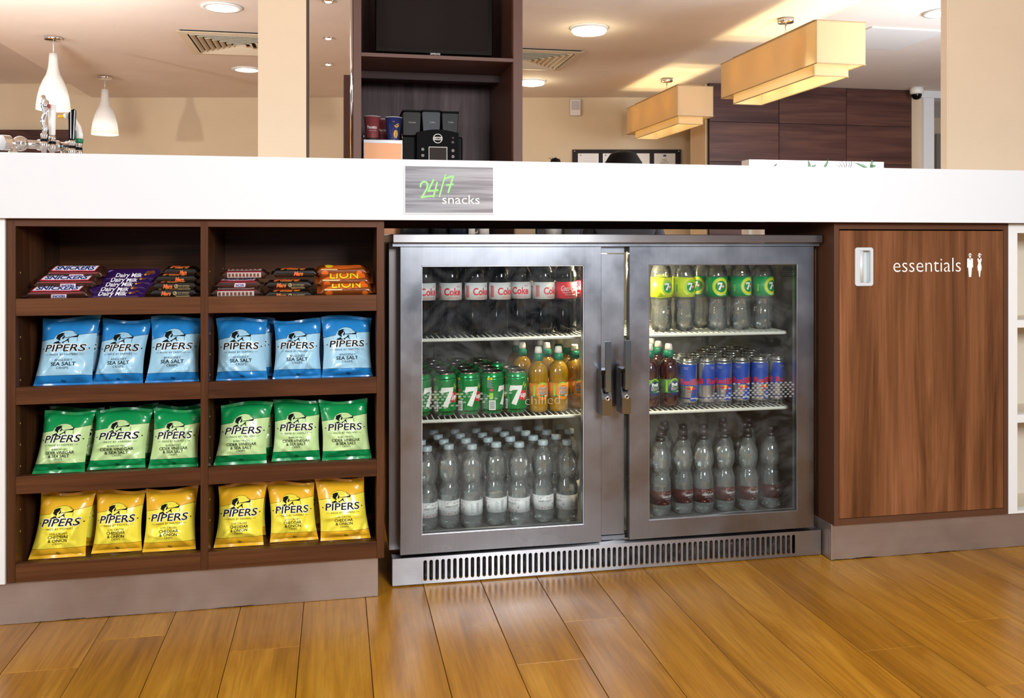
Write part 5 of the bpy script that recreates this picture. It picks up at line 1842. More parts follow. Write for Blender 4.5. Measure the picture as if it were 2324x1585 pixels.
def choc_bar(kind, px0, px1, y_mid, Y, tilt, rz, label, face='top', seed=0, size=None, group='chocolate bars'):
    p = P((px0 + px1) / 2, y_mid, Y=Y)
    L = P(px1, y_mid, Y=Y).x - P(px0, y_mid, Y=Y).x
    W, H = size or {'nut': (0.036, 0.021), 'purple': (0.040, 0.010), 'blackw': (0.036, 0.020), 'orange': (0.042, 0.022)}[kind]
    bar = Bar(L, W, H, seed)
    t = thing('chocolate_bar', label, 'chocolate bar', p, 0, group)
    t.rotation_euler = (tilt, 0, rz)
    b = MB()
    b.grid(lambda u, v: bar.pt(u, 2 * PI * v), 44, 22)
    b.build('wrapper', WR[kind], t)
    T, S = D2(), D2()
    l = L * 0.74
    h = W
    if kind == 'nut':
        if face == 'top':
            T.poly([(-l * .50, -h * .36), (l * .44, -h * .36), (l * .50, h * .40), (-l * .44, h * .40)], RED)
            T.poly([(-l * .47, -h * .28), (l * .43, -h * .28), (l * .48, h * .33), (-l * .42, h * .33)], WHITE, lift=2)
            T.text('SNICKERS', 0, -h * .21, h * .46, NAVY, width=l * .82, bold=0.035, shear=0.15, lift=4)
        elif face == 'back':
            T.rect(-l * .46, l * .46, -h * .34, h * .36, SILV)
            for k in range(7):
                T.rect(-l * .42 + l * .12 * k, -l * .42 + l * .12 * k + l * .08, -h * .25, h * .28, CHOC, lift=2)
        S.poly([(-l * .12, -H * .24), (l * .19, -H * .24), (l * .21, H * .26), (-l * .10, H * .26)], RED)
        S.poly([(-l * .105, -H * .20), (l * .185, -H * .20), (l * .20, H * .22), (-l * .09, H * .22)], WHITE, lift=2)
        S.text('SNICKERS', l * .045, -H * .14, H * .28, NAVY, width=l * .25, bold=0.04, shear=0.15, lift=4)
        S.rect(-l * .5, l * .5, H * .34, H * .39, RED)
        if face == 'back':
            S.rect(-l * .46, l * .46, -H * .30, H * .30, SILV, lift=5)
            for k in range(9):
                S.rect(-l * .43 + l * .097 * k, -l * .43 + l * .097 * k + l * .06, -H * .2, H * .2, CHOC, lift=7)
    elif kind == 'purple':
        T.text('Dairy Milk', -l * .02, -h * .36, h * .34, WHITE, width=l * .62, bold=0.02, shear=0.18)
        T.disc(l * .42, 0.0, l * .07, h * .22, CHOC); T.disc(l * .52, h * .1, l * .06, h * .18, CHOC); T.disc(l * .36, -h * .16, l * .03, h * .08, GOLD, lift=2)
        T.poly([(-l * .58, h * .1), (-l * .50, h * .30), (-l * .42, h * .30), (-l * .50, h * .1)], LILAC)
        S.rect(-l * .40, l * .05, -H * .05, H * .04, WHITE)
    elif kind == 'blackw':
        S.text('Mars', -l * .20 if face != 'plain' else l * .10, -H * .20, H * .44, GOLD, width=l * .27, bold=0.05, shear=0.28)
        S.text('Mars', -l * .20 if face != 'plain' else l * .10, -H * .20, H * .44, SCAR, width=l * .265, bold=0.015, shear=0.28, lift=3)
        if face != 'plain':
            S.ring(l * .04, H * .02, H * .17, H * .22, CREAM, 16)
            S.stroke([(l * .025, H * .04), (l * .037, -H * .08), (l * .07, H * .2)], H * .06, CREAM, lift=2)
            S.text('Free calculation', l * .27, H * .05, H * .11, CREAM, width=l * .30)
            S.text('From the wrapper', l * .27, -H * .12, H * .09, CREAM, width=l * .30)
            S.rect(l * .06, l * .44, -H * .42, -H * .26, CREAM)
            for k in range(16):
                S.rect(l * .14 + l * .014 * k, l * .14 + l * .014 * k + l * (.004 + .003 * (k % 3)), -H * .42, -H * .26, NAVY, lift=2)
        T.text('Mars', -l * .05, -h * .32, h * .55, GOLD, width=l * .72, bold=0.06, shear=0.28)
        T.text('Mars', -l * .05, -h * .32, h * .55, SCAR, width=l * .71, bold=0.02, shear=0.28, lift=3)
    else:
        T.poly([(-l * .5, -h * .40), (-l * .3, -h * .1), (-l * .46, h * .4), (l * .46, h * .42), (l * .5, -h * .3), (l * .1, -h * .40)], FLAME)
        if face == 'top':
            T.text('LION', 0, -h * .34, h * .60, CHOC, width=l * .70, bold=0.06, shear=0.05, lift=2)
            T.text('LION', 0, -h * .34, h * .60, YEL, width=l * .68, bold=0.02, shear=0.05, lift=4)
        else:
            T.disc(-l * .30, 0, l * .10, h * .3, YEL, lift=2); T.disc(l * .2, h * .1, l * .16, h * .16, FLAME, lift=2)
        S.disc(-l * .40, 0, l * .085, H * .30, FLAME); S.disc(l * .43, 0, l * .07, H * .28, FLAME)
        S.rect(-l * .5, -l * .1, H * .34, H * .42, CREAM)
    b = MB()
    T.emit(b, bar.top, 0.005, 0.0006, 0.00015)
    S.emit(b, bar.side, 0.005, 0.0006, 0.00015)
    b.build('print', BAR_INK, t, recalc=False)
    return t


ti = 0.44
choc_bar('nut', 54, 212, 664, 2.238, ti, 0.0, 'brown nut bar with white and blue lettering, lowest of the stack by the end panel', 'top', 1)
choc_bar('nut', 74, 232, 640, 2.256, ti, 0.02, 'brown nut bar, middle of the stack by the end panel', 'top', 2)
choc_bar('nut', 100, 246, 618, 2.276, ti + .06, -0.03, 'brown nut bar with white and blue lettering, top of the stack by the end panel', 'top', 3)
for i, (x0, x1, y, Y) in enumerate(((190, 330, 666, 2.242), (196, 334, 655.5, 2.253), (208, 342, 645, 2.264), (220, 352, 634.5, 2.275), (232, 362, 624, 2.286))):
    choc_bar('purple', x0, x1, y, Y, 0.64, 0.0, 'purple chocolate bar with white script, %s from the bottom of the purple stack' % ORD[i], 'top', 10 + i)
for i, (x0, x1, y, Y, f) in enumerate(((340, 476, 664, 2.238, 'side'), (346, 480, 648, 2.242, 'side'), (352, 482, 631, 2.252, 'plain'), (372, 490, 615, 2.262, 'plain'))):
    choc_bar('blackw', x0, min(x1, 453.5), y, Y, 0.10 if i < 2 else 0.2, 0.0, 'black bar with red script by the divider in the wide bay, %s from bottom' % ORD[i], f, 20 + i)
for i, (x0, x1, y, Y, f) in enumerate(((472, 598, 664, 2.238, 'back'), (483, 598, 645, 2.244, 'top'), (496, 612, 622, 2.252, 'back'))):
    choc_bar('nut', x0 + 4, x1, y, Y, 0.12, 0.0, 'brown nut bar in the fridge-side bay, %s from the bottom of three' % ORD[i], f, 30 + i)
for i, (x0, x1, y, Y, f) in enumerate(((598, 714, 668, 2.238, 'side'), (600, 712, 645, 2.244, 'side'), (616, 724, 619, 2.254, 'plain'))):
    choc_bar('blackw', x0, x1, y, Y, 0.14, 0.0, 'black bar with red script in the fridge-side bay, %s from the bottom' % ORD[i], f, 40 + i)
for i, (x0, x1, y, Y) in enumerate(((714, 852, 653, 2.246), (710, 846, 633, 2.256), (706, 838, 614.5, 2.274))):
    choc_bar('orange', x0 + 6, x1, y, Y, (0.62, 0.55, 0.25)[i], 0.0, 'amber brown bar %s, %s from the bottom of its stack' % ('with big yellow lettering' if i < 2 else 'with orange markings', ORD[i]), 'top' if i < 2 else 'plain', 50 + i)

# ------------------------------------------------------------------ drinks in the fridge
def smooth_prof(pts, n=4):
    out = []
    for i in range(len(pts) - 1):
        p0, p1, p2, p3 = pts[max(i - 1, 0)], pts[i], pts[i + 1], pts[min(i + 2, len(pts) - 1)]
        for k in range(n):
            t = k / n
            f = lambda a, b, c, d: 0.5 * (2 * b + (c - a) * t + (2 * a - 5 * b + 4 * c - d) * t * t + (3 * b - a - 3 * c + d) * t ** 3)
            out.append((max(0, f(p0[0], p1[0], p2[0], p3[0])), f(p0[1], p1[1], p2[1], p3[1])))
    return out + [pts[-1]]


def wrap(r):
    return lambda x, z, h: ((r + h) * math.sin(x / r), -(r + h) * math.cos(x / r), z)


def ribbed(a, h):
    return 1 + 0.012 * math.cos(a * 30)


cola = plain('cola_in_bottle', '#080707', 0.09, 0, 0.1, 0.3)
clear = liquid('clear_bottle', (0.97, 0.985, 0.98), 0.40, 0.07, (0.88, 0.93, 0.92), 1.3)
water = liquid('water_bottle', (0.95, 0.985, 0.98), 0.12, 0.12, (0.95, 1.0, 0.98), 1.33)
juice = liquid('orange_drink', (0.95, 0.66, 0.08), 0.15, 0.62, srgb('#c4920c'))
berry = liquid('berry_drink', (0.55, 0.08, 0.10), 0.30, 0.45, srgb('#4a1a1e'))
alu = plain('can_aluminium', '#d2d3d2', 0.22, 1.0)
can_green = plain('can_green', '#10a054', 0.22, 0.55, 0.3)
can_blue = plain('can_blue', '#1c3f9e', 0.22, 0.55, 0.3)
can_silver = plain('can_silver', '#b9bcc0', 0.26, 0.85)
lab = {k: plain('label_' + k, c, 0.4) for k, c in dict(silver='#d5d6d6', cola_red='#df2436', lime='#c6dd2b', green='#14964a', white='#ecebea', wine='#4f2a2a', juice='#e3892b', berry='#4b7a35', lid_green='#0b7a58', cap_blue='#b3c2c8', cap_black='#2c2325', cap_white='#e9e2d5').items()}
pk = {k: plain('print_' + k, c, 0.45) for k, c in dict(red='#d6263a', white='#f3f3f0', yellow='#d9d627', green='#0f8a45', grey='#8f989c', dark='#2d2f33', orange='#ef8a23', pink='#e0486a', gold='#f2c024', navy='#182a66', silver='#bfc3c8', wine='#8f3630', lime='#9fcf35', blue='#1d44a6').items()}
PK = list(pk.values())
PI_ = {k: i for i, k in enumerate(pk)}

PROTO = {}


def proto(kind):
    """one of each kind, built with all its parts; later ones are copies"""
    t = bpy.data.objects.new(kind, None)
    t.empty_display_size = 0.03
    COL.objects.link(t)
    return t


def bottle_base(t, prof, mat_, n=28, lobes=None):
    b = MB(); b.lathe(prof, n, m=0, lobes=lobes)
    return b.build('bottle_body', mat_, t)


def screw_cap(t, z0, z1, r, mat_, name='cap'):
    b = MB(); b.lathe([(0.0, z0), (r, z0), (r, z0 + 0.004), (r * 0.985, z0 + 0.0045), (r * 0.985, z1 - 0.0015), (r * 0.9, z1), (0.0, z1)], 30, lobes=ribbed); b.build(name, mat_, t)


def label_band(t, r, z0, z1, mat_, d=None, ml=0.004, name='label'):
    b = MB(); b.lathe([(r - 0.0006, z0), (r, z0), (r, z1), (r - 0.0006, z1)], 36, close=False)
    l = b.build(name, mat_, t)
    if d:
        b = MB(); d.emit(b, wrap(r), ml, 0.0003, 0.00012); b.build('print', PK, l, recalc=False)
    return l


petal = lambda a, h: 1 + (0.07 * max(0, 1 - h / 0.028) * math.cos(5 * a) if h < 0.028 else 0)
soda_prof = smooth_prof([(0.0, 0.004), (0.018, 0.001), (0.0265, 0.004), (0.0305, 0.018), (0.0312, 0.040), (0.0292, 0.060), (0.0285, 0.072), (0.0305, 0.090), (0.0315, 0.096), (0.0315, 0.150), (0.0310, 0.160), (0.0285, 0.174), (0.0215, 0.189), (0.0150, 0.200), (0.0125, 0.204), (0.0125, 0.2078)], 3)


def seven(d, x, z, s, up=True):
    """white figure seven with a red dot reading up"""
    d.poly([(x - .30 * s, z + .50 * s), (x + .34 * s, z + .50 * s), (x + .34 * s, z + .34 * s), (x + .02 * s, z - .52 * s), (x - .24 * s, z - .44 * s), (x + .10 * s, z + .28 * s), (x - .16 * s, z + .26 * s), (x - .24 * s, z + .20 * s), (x - .36 * s, z + .22 * s)], PI_['white'], lift=3)
    d.disc(x + .40 * s, z - .02 * s, .27 * s, None, PI_['red'], 22, lift=2)
    d.text('up', x + .42 * s, z - .10 * s, .26 * s, PI_['white'], width=.34 * s, bold=0.03, shear=0.1, lift=4)


SQ = 0.955
soda_prof = [(r * (SQ if h < 0.19 else 1), h) for r, h in soda_prof]


def make_cola(red):
    t = proto('cola_bottle')
    bottle_base(t, soda_prof, cola, lobes=petal)
    d = D2()
    if not red:
        d.text('Coke', 0.0, 0.109, 0.0185, PI_['red'], width=0.048, bold=0.03)
        d.text('Diet', 0.017, 0.130, 0.0045, PI_['red'], width=0.012, shear=0.3)
        d.text('REFRESHING TASTE', 0.002, 0.1025, 0.0018, PI_['red'], width=0.028)
        d.text('NO SUGAR NO CALORIES', 0.002, 0.0988, 0.0022, PI_['red'], width=0.036)
        for k in range(8):
            d.rect(-0.047 + 0.0015 * k, -0.0462 + 0.0015 * k, 0.102, 0.134, PI_['red'])
    else:
        d.text('Coca-Cola', 0.0, 0.117, 0.0145, PI_['white'], width=0.049, bold=0.0, shear=0.38)
        d.stroke([(-0.020, 0.1135), (-0.012, 0.1115), (0.0, 0.1135), (0.010, 0.114)], 0.0012, PI_['white'])
        d.text('ORIGINAL TASTE', 0.002, 0.1055, 0.0026, PI_['white'], width=0.030)
        d.rect(0.026, 0.035, 0.102, 0.126, PI_['white'])
        for k in range(9):
            d.rect(0.027, 0.034, 0.104 + 0.0024 * k, 0.105 + 0.0024 * k + 0.0004 * (k % 3), PI_['dark'], lift=2)
    label_band(t, 0.0308, 0.096, 0.142, lab['cola_red'] if red else lab['silver'], d)
    screw_cap(t, 0.2080, 0.2205, 0.0145, lab['cap_black'] if not red else lab['cola_red'])
    return t


def make_soda(lime):
    t = proto('lemonade_bottle')
    bottle_base(t, soda_prof, clear, lobes=petal)
    d = D2()
    zc = 0.125
    if lime:
        d.disc(0, zc, 0.025, 0.0265, PI_['yellow'], 32); d.disc(0, zc, 0.0205, None, PI_['lime'], 30, lift=1); d.disc(0.001, zc - 0.001, 0.0145, None, PI_['green'], 28, lift=2)
    else:
        d.disc(0, zc, 0.025, 0.0265, PI_['lime'], 32); d.ring(0.0, zc, 0.017, 0.0225, PI_['yellow'], 30, lift=1); d.disc(0.001, zc, 0.0165, None, PI_['green'], 28, lift=2)
    seven(d, -0.003, zc + 0.001, 0.021)
    d.text('100% RECYCLABLE', 0.003, zc - 0.0245, 0.0028, PI_['white'] if not lime else PI_['green'], width=0.030, lift=5)
    for k in range(7):
        d.rect(-0.046, -0.040, zc - 0.014 + 0.003 * k, zc - 0.0125 + 0.003 * k, PI_['lime'] if not lime else PI_['green'])
    label_band(t, 0.0308, 0.0965, 0.1525, lab['lime'] if lime else lab['green'], d)
    screw_cap(t, 0.2080, 0.2205, 0.0145, lab['green'])
    return t


def make_can():
    t = proto('soda_can')
    R = 0.0317
    b = MB(); b.lathe(smooth_prof([(0.0225, 0.006), (0.0250, 0.0035), (0.0295, 0.0085), (0.0315, 0.013), (R, 0.018), (R, 0.095), (0.0315, 0.099), (0.0300, 0.106), (0.0272, 0.1115)], 3), 40, close=False); b.build('can_body', can_green, t)
    b = MB(); b.lathe([(0.0, 0.010), (0.018, 0.006), (0.0225, 0.0015), (0.0245, 0.0005), (0.0252, 0.0035)], 36, close=False); b.build('can_base', alu, t)
    b = MB(); b.lathe([(0.0272, 0.1112), (0.0282, 0.1135), (0.0278, 0.1150), (0.0264, 0.1145), (0.0250, 0.1095), (0.0235, 0.1090), (0.0, 0.1092)], 36, close=False); l = b.build('can_lid', alu, t)
    b = MB(); b.prism(rrect(-0.0055, 0.0055, -0.012, 0.010, 0.005), lambda x, y, h: (x, y, h), 0.1097, 0.1108); b.build('ring_pull', alu, l)
    d = D2()
    seven(d, -0.004, 0.052, 0.052)
    d.poly([(0.014, 0.074), (0.018, 0.086), (0.022, 0.088), (0.019, 0.078)], PI_['lime'], lift=1); d.poly([(0.019, 0.072), (0.024, 0.082), (0.028, 0.080), (0.022, 0.072)], PI_['yellow'], lift=1)
    x0 = -0.045
    for k in range(9):
        d.rect(x0 - 0.009, x0 + 0.009 - 0.003 * (k % 3), 0.074 + 0.0024 * k, 0.0752 + 0.0024 * k, PI_['grey'])
    d.rect(x0 - 0.001, x0 + 0.009, 0.044, 0.060, PI_['lime']); d.rect(x0, x0 + 0.008, 0.064, 0.071, PI_['pink'])
    d.rect(x0 - 0.002, x0 + 0.0155, 0.014, 0.040, PI_['white'])
    for k in range(14):
        d.rect(x0, x0 + 0.0135, 0.016 + 0.0016 * k, 0.0164 + 0.0016 * k + 0.0004 * (k % 3), PI_['dark'], lift=2)
    d.disc(x0 + 0.004, 0.098, 0.0036, None, PI_['gold']); d.disc(x0 - 0.004, 0.098, 0.0036, None, PI_['yellow'])
    for k in range(8):
        d.rect(x0 - 0.020, x0 - 0.006, 0.018 + 0.005 * k, 0.020 + 0.005 * k, PI_['grey'])
    b = MB(); d.emit(b, wrap(R), 0.004, 0.0003, 0.00012); b.build('print', PK, t, recalc=False)
    return t


def make_energy():
    t = proto('energy_can')
    R = 0.0257
    b = MB(); b.lathe(smooth_prof([(0.0205, 0.005), (0.0225, 0.003), (0.0250, 0.008), (0.0254, 0.012), (R, 0.016), (R, 0.119), (0.0254, 0.123), (0.0240, 0.129), (0.0228, 0.1315)], 3), 40, close=False); b.build('can_body', can_silver, t)
    b = MB(); b.lathe([(0.0, 0.009), (0.015, 0.005), (0.0195, 0.001), (0.0215, 0.0005), (0.0225, 0.003)], 32, close=False); b.build('can_base', alu, t)
    b = MB(); b.lathe([(0.0228, 0.1312), (0.0240, 0.1335), (0.0236, 0.1350), (0.0224, 0.1345), (0.0212, 0.1300), (0.0200, 0.1295), (0.0, 0.1297)], 36, close=False); l = b.build('can_lid', alu, t)
    b = MB(); b.prism(rrect(-0.005, 0.005, -0.011, 0.009, 0.0045), lambda x, y, h: (x, y, h), 0.1302, 0.1312); b.build('ring_pull', alu, l)
    d = D2()
    w1, w2 = 2.36 * R, (PI - 2.36) * R
    sl = 0.012
    zl, zm, zh = 0.0165, 0.060, 0.1195
    sx = lambda z: (z - zm) * 0.24
    for c0 in (0.0, -PI * R):
        quad = lambda u0, u1, z0, z1: [(c0 + u0 + sx(z0), z0), (c0 + u1 + sx(z0), z0), (c0 + u1 + sx(z1), z1), (c0 + u0 + sx(z1), z1)]
        d.poly(quad(-w1, 0, zm, zh), PI_['blue'])
        d.poly(quad(0, w2, zl, zm), PI_['blue'])
        d.text('RedBull', c0 - 0.005, 0.0635, 0.0145, PI_['red'], width=0.070, bold=0.03, lift=3)
        ex = c0 - 0.006
        d.disc(ex, 0.0535, 0.0055, None, PI_['gold'], 20, lift=2)
        for s in (-1, 1):
            d.poly([(ex + s * 0.001, 0.0515), (ex + s * 0.006, 0.057), (ex + s * 0.013, 0.0535), (ex + s * 0.017, 0.0505), (ex + s * 0.010, 0.050), (ex + s * 0.006, 0.048)], PI_['red'], lift=3)
        d.text('ENERGY DRINK', ex, 0.041, 0.003, PI_['red'], width=0.022, lift=2)
        d.text('VITALISES BODY', c0 - 0.022, 0.110, 0.0022, PI_['silver'], width=0.017, lift=2); d.text('AND MIND', c0 - 0.022, 0.106, 0.0022, PI_['silver'], width=0.012, lift=2)
        d.poly([(c0 + x + sx(z), z) for x, z in ((0, .0225), (w2, .0225), (w2, .0258), (0, .0258))], PI_['silver'], lift=1)
        d.poly([(c0 + x + sx(z), z) for x, z in ((-w1, .0225), (0, .0225), (0, .0262), (-w1, .0262))], PI_['navy'], lift=1)
    b = MB(); d.emit(b, wrap(R), 0.003, 0.0003, 0.00012); b.build('print', PK, t, recalc=False)
    return t


def make_juice(is_berry):
    t = proto('juice_bottle')
    prof = smooth_prof([(0.0, 0.003), (0.020, 0.001), (0.0255, 0.006), (0.0272, 0.020), (0.0268, 0.034), (0.0262, 0.042), (0.0262, 0.080), (0.0268, 0.086), (0.0276, 0.100), (0.0262, 0.116), (0.0200, 0.130), (0.0135, 0.136), (0.0115, 0.140)], 3)
    bottle_base(t, prof, berry if is_berry else juice, 28)
    b = MB(); b.lathe([(0.0, 0.1402), (0.0134, 0.1402), (0.0136, 0.150), (0.0130, 0.158), (0.0110, 0.160), (0.0, 0.160)], 28, lobes=ribbed); b.build('green_collar', lab['lid_green'], t)
    b = MB(); b.lathe([(0.0, 0.1602), (0.0106, 0.1602), (0.0106, 0.166), (0.0096, 0.174), (0.0080, 0.178), (0.0, 0.179)], 24); b.build('white_spout_cap', lab['cap_white'], t)
    d = D2()
    d.ring(0, 0.055, 0.012, 0.020, PI_['orange'] if not is_berry else PI_['navy'], 24)
    d.ring(-0.002, 0.070, 0.010, 0.0135, PI_['lime'], 16, a0=0.3, a1=PI, lift=1)
    for bold, ink, lf in ((0.05, 'white', 2), (0.0, 'dark', 4)):
        if is_berry and ink == 'dark':
            d.text('Fruit', 0.0, 0.062, 0.0085, PI_['white'], width=0.020, bold=0.02, lift=lf, rot=0.08); d.text('Shoot', 0.001, 0.0515, 0.0082, PI_['dark'], width=0.024, bold=0.02, lift=lf, rot=0.08)
        else:
            d.text('Fruit', 0.0, 0.062, 0.0085, PI_[ink], width=0.020 + bold * 0.03, bold=bold + 0.02, lift=lf, rot=0.08)
            d.text('Shoot', 0.001, 0.0515, 0.0082, PI_[ink], width=0.024 + bold * 0.04, bold=bold + 0.02, lift=lf, rot=0.08)
    d.rect(-0.03, 0.03, 0.0432, 0.0475, PI_['green'])
    d.rect(0.004, 0.016, 0.0452, 0.0472, PI_['white'], lift=2)
    d.rect(-0.028, -0.022, 0.045, 0.075, PI_['lime'])
    label_band(t, 0.0274, 0.0420, 0.0800, lab['berry'] if is_berry else lab['juice'], d)
    return t


def make_water(still):
    t = proto('water_bottle')
    prof = smooth_prof([(0.0, 0.006), (0.012, 0.003), (0.024, 0.002), (0.0285, 0.008), (0.0305, 0.022), (0.0310, 0.034), (0.0310, 0.090), (0.0290, 0.104), (0.0246, 0.119), (0.0244, 0.125), (0.0296, 0.143), (0.0306, 0.158), (0.0294, 0.174), (0.0238, 0.190), (0.0155, 0.202), (0.0120, 0.208), (0.0118, 0.212)], 3)
    prof = [(r * (0.97 if h < 0.2 else 1), h) for r, h in prof]
    bottle_base(t, prof, water, 30, lobes=lambda a, h: 1 + (0.05 * max(0, 1 - h / 0.02) * math.cos(5 * a) if h < 0.02 else 0))
    d = D2()
    z0, z1 = (0.038, 0.078) if not still else (0.034, 0.073)
    zc = (z0 + z1) / 2
    d.text('HARROGATE', 0.0, zc + 0.0005, 0.0064, PI_['dark'] if not still else PI_['white'], width=0.037, bold=0.004)
    d.text('SPRING WATER', 0.0, zc - 0.0045, 0.0026, PI_['grey'] if not still else PI_['silver'], width=0.022)
    d.text('500ml', 0.0, zc - 0.0105, 0.0020, PI_['grey'], width=0.009)
    rr_ = random.Random(5)
    for k in range(34):
        a = rr_.uniform(-0.030, 0.030)
        zz_ = rr_.choice([rr_.uniform(z0 + 0.002, z0 + 0.009), rr_.uniform(z1 - 0.009, z1 - 0.002)]) if abs(a) < 0.022 else rr_.uniform(z0 + 0.003, z1 - 0.003)
        d.disc(a, zz_, rr_.uniform(0.0007, 0.0019), rr_.uniform(0.0006, 0.0013), PI_[rr_.choice(['red', 'wine', 'grey'] if not still else ['red', 'wine', 'silver', 'orange'])], 8)
    x0 = 0.062
    for k in range(10):
        d.rect(x0, x0 + 0.008, z0 + 0.006 + 0.0028 * k, z0 + 0.0074 + 0.0028 * k, PI_['grey'])
    for k in range(9):
        d.rect(x0 - 0.016, x0 - 0.006 - 0.002 * (k % 3), z0 + 0.006 + 0.003 * k, z0 + 0.007 + 0.003 * k, PI_['grey'])
    label_band(t, 0.0304, z0, z1, lab['wine'] if still else lab['white'], d)
    if still:
        screw_cap(t, 0.2122, 0.222, 0.0142, lab['cap_black'], 'cap_collar')
        b = MB(); b.lathe([(0.0, 0.2222), (0.0132, 0.2222), (0.0128, 0.236), (0.0110, 0.2385), (0.0, 0.2385)], 26); b.build('sports_cap', lab['cap_black'], t)
    else:
        screw_cap(t, 0.2122, 0.2262, 0.0142, lab['cap_blue'])
    return t


makers = {'diet': lambda: make_cola(False), 'cola': lambda: make_cola(True), 'lime': lambda: make_soda(True), 'soda': lambda: make_soda(False), 'can': make_can,
          'energy': make_energy, 'juice': lambda: make_juice(False), 'berry': lambda: make_juice(True), 'fizzy': lambda: make_water(False), 'still': lambda: make_water(True)}
CATS = {'diet': ('bottle', 'cola bottles on the top shelf'), 'cola': ('bottle', 'cola bottles on the top shelf'), 'lime': ('bottle', 'lemonade bottles on the top shelf'), 'soda': ('bottle', 'lemonade bottles on the top shelf'),
        'can': ('can', 'green soda cans'), 'energy': ('can', 'blue and silver energy drink cans'), 'juice': ('bottle', 'orange drink bottles'), 'berry': ('bottle', 'dark berry drink bottles'),
        'fizzy': ('bottle', 'water bottles with grey caps'), 'still': ('bottle', 'water bottles with black caps')}


def put(kind, px, Y, z, turn, label):
    if kind not in PROTO:
        o = PROTO[kind] = makers[kind]()
    else:
        o = copy_tree(PROTO[kind])
    p = P(px, 700, Y=Y)
    o.location = (p.x, Y, z + 0.0004)
    o.rotation_euler = (0, 0, turn)
    tag(o, label, CATS[kind][0], CATS[kind][1])
    return o


ROWN = ['front', 'second', 'third', 'fourth', 'fifth', 'sixth']
PXM = 2.41  # depth of the front rows

# top shelves
for i, (px, turn) in enumerate(((960, 0.25), (1019.5, -0.02), (1077, 0.28), (1131, 0.34), (1178, -0.30), (1231, 0.45))):
    put('diet', px + 3, 2.43 if i == 4 else 2.40, S1, turn + 0.1, 'dark cola bottle with silver label, %s from the hinge on the top shelf' % ORD[i])
put('cola', 1284, 2.405, S1, 0.12, 'dark cola bottle with red label at the end of the top shelf')
put('cola', 1319, 2.472, S1, -1.0, 'dark cola bottle with red label half hidden at the far end of the top shelf')
for i, px in enumerate((985, 1042, 1098, 1153, 1207, 1256)):
    put('diet', px, 2.492, S1, 0.3, 'dark cola bottle with silver label in the second row, %s from the hinge' % ORD[i])
for i, (kind, px, Y, turn, lb) in enumerate((('lime', 1501, 2.40, 0.28, 'clear bottle with lime label nearest the handles on the top shelf'), ('lime', 1552.5, 2.40, 0.30, 'clear bottle with lime label, second from the handles'),
                                            ('soda', 1626, 2.40, 0.0, 'clear bottle with green label in the middle of the top shelf'), ('soda', 1680, 2.405, 0.42, 'clear bottle with green label, second from the hinge'),
                                            ('soda', 1731, 2.405, 0.48, 'clear bottle with green label nearest the hinge on the top shelf'), ('soda', 1592, 2.475, -0.9, 'clear bottle with green label set back between lime and green bottles'),
                                            ('lime', 1522, 2.475, 0.9, 'clear bottle with lime label standing behind the first two'), ('soda', 1650, 2.475, 0.4, 'clear bottle with green label behind the middle one'))):
    put(kind, px, Y, S1, turn, lb)

# middle shelves: green cans, orange drinks, berry drinks, energy cans
rows = [(2.385, (952, 1009.5, 1064, 1117, 1171)), (2.452, (941, 1000, 1053, 1106, 1159)), (2.520, (991, 1043.5, 1096)), (2.588, (976, 1026, 1076, 1125)), (2.656, (981, 1034, 1087))]
turns = [0.95, 0.22, 0.22, 1.05, -0.08]
for r, (Y, pxs) in enumerate(rows):
    for i, px in enumerate(pxs):
        put('can', px, Y, S2, turns[i] if r == 0 else 0.4 + 0.9 * i, 'green soda can in the %s row on the middle shelf, %s from the hinge' % (ROWN[r], ORD[i]))
for px, Y, turn, lb in ((1221.5, 2.385, 0.28, 'orange drink bottle beside the last green can'), (1267, 2.385, 0.28, 'orange drink bottle in the front row, second from the cans'), (1304, 2.42, 0.3, 'orange drink bottle in the front row nearest the handles'),
                        (1185, 2.50, 0.5, 'orange drink bottle standing behind the last green can'), (1241, 2.475, 0.5, 'orange drink bottle set back between the two in front'), (1288, 2.50, 0.4, 'orange drink bottle set back, nearest the handles'),
                        (1172, 2.58, 0.2, 'orange drink bottle deep in the fridge behind the cans'), (1226, 2.56, 0.2, 'orange drink bottle in the third row, middle'), (1268, 2.585, 0.2, 'orange drink bottle in the third row nearest the handles')):
    put('juice', px, Y, S2, turn, lb)
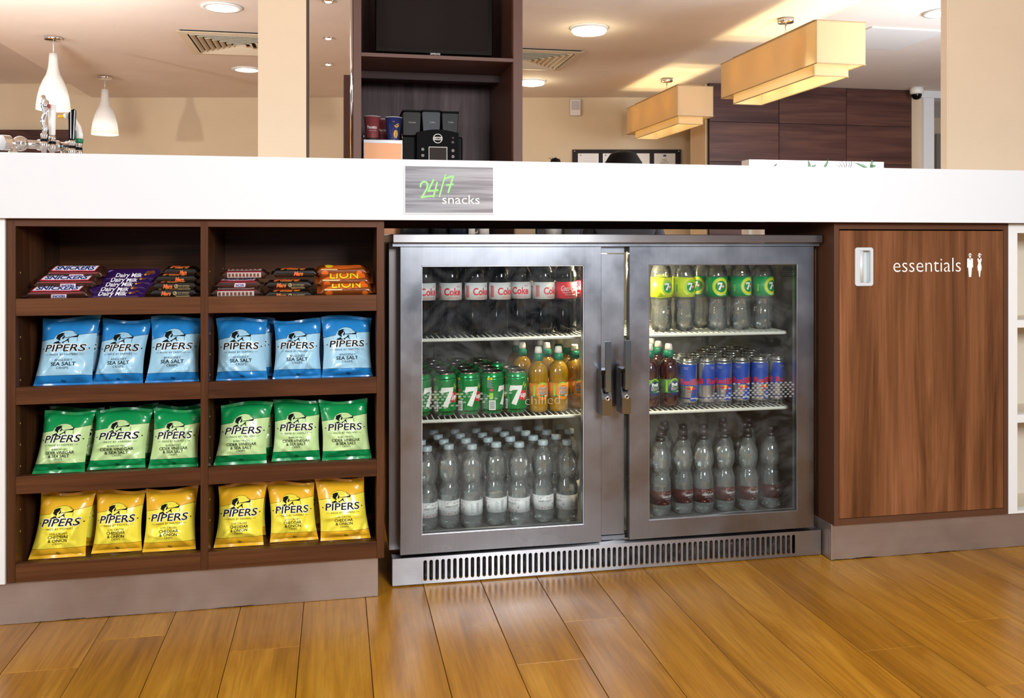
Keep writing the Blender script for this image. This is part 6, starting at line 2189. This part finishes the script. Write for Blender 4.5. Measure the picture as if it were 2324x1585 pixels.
for px, Y, turn, lb in ((1517.5, 2.385, 0.35, 'dark berry drink bottle beside the blue and silver cans'), (1474, 2.385, 0.30, 'dark berry drink bottle at the door edge nearest the handles'), (1494, 2.45, 0.4, 'dark berry drink bottle set back between the two in front'), (1478, 2.52, 0.4, 'dark berry drink bottle farthest back')):
    put('berry', px, Y, S2, turn, lb)
er = [(2.385, (1561.5, 1601.5, 1640.5, 1681, 1722.5, 1763.5), (0.22, 1.28, 0.10, 0.14, 0.52, 0.96)), (2.440, (1536, 1580, 1620, 1661, 1702, 1743), None), (2.494, (1537, 1579, 1620, 1661, 1702), None), (2.548, (1594, 1632, 1670, 1708), None), (2.602, (1602, 1641, 1680), None), (2.656, (1618, 1657), None)]
for r, (Y, pxs, tn) in enumerate(er):
    for i, px in enumerate(pxs):
        put('energy', px, Y, S2, (tn[i] if tn else 0.7 * i + r), 'blue and silver drink can in the %s row, %s from the berry bottles' % (ROWN[r], ORD[i]))

# bottom: water
fz = [(2.425, (968.5, 1018, 1070.5, 1126, 1178, 1232, 1287), (0.25, 0.22, -1.75, -1.75, -1.1, 0.0, -1.45)), (2.490, (955, 1007, 1057, 1107, 1158, 1210, 1262), None), (2.555, (994, 1044.5, 1094.5, 1144.5, 1193, 1241, 1292), None), (2.622, (984, 1032, 1080, 1128, 1175, 1222, 1270), None)]
for r, (Y, pxs, tn) in enumerate(fz):
    for i, px in enumerate(pxs):
        put('fizzy', px, Y + (0.012 * (i % 2) if r == 0 else 0.011), S0, tn[i] if tn else 0.5 * i, 'water bottle with grey cap in the %s row, %s from the hinge' % (ROWN[r], ORD[i]))
for i, (px, turn) in enumerate(((1499, 0.45), (1549, 0.50), (1596, 0.12), (1644, 0.42), (1696, 0.45), (1749, 0.75))):
    put('still', px, 2.425 + 0.006 * (i % 2), S0, turn, 'water bottle with wine label in the front row, %s from the handles' % ORD[i])
for i, (px, Y) in enumerate(((1503, 2.495), (1550, 2.503), (1596, 2.495), (1643, 2.503), (1689, 2.495), (1699, 2.56))):
    put('still', px, Y, S0, 0.6, 'water bottle with wine label in the second row, %s from the handles' % ORD[i])
for i, (px, Y) in enumerate(((1508, 2.56), (1640, 2.575))):
    put('still', px, Y, S0, 0.6, 'water bottle with wine label standing third deep, %s' % ('near the handles' if i == 0 else 'toward the hinge'))
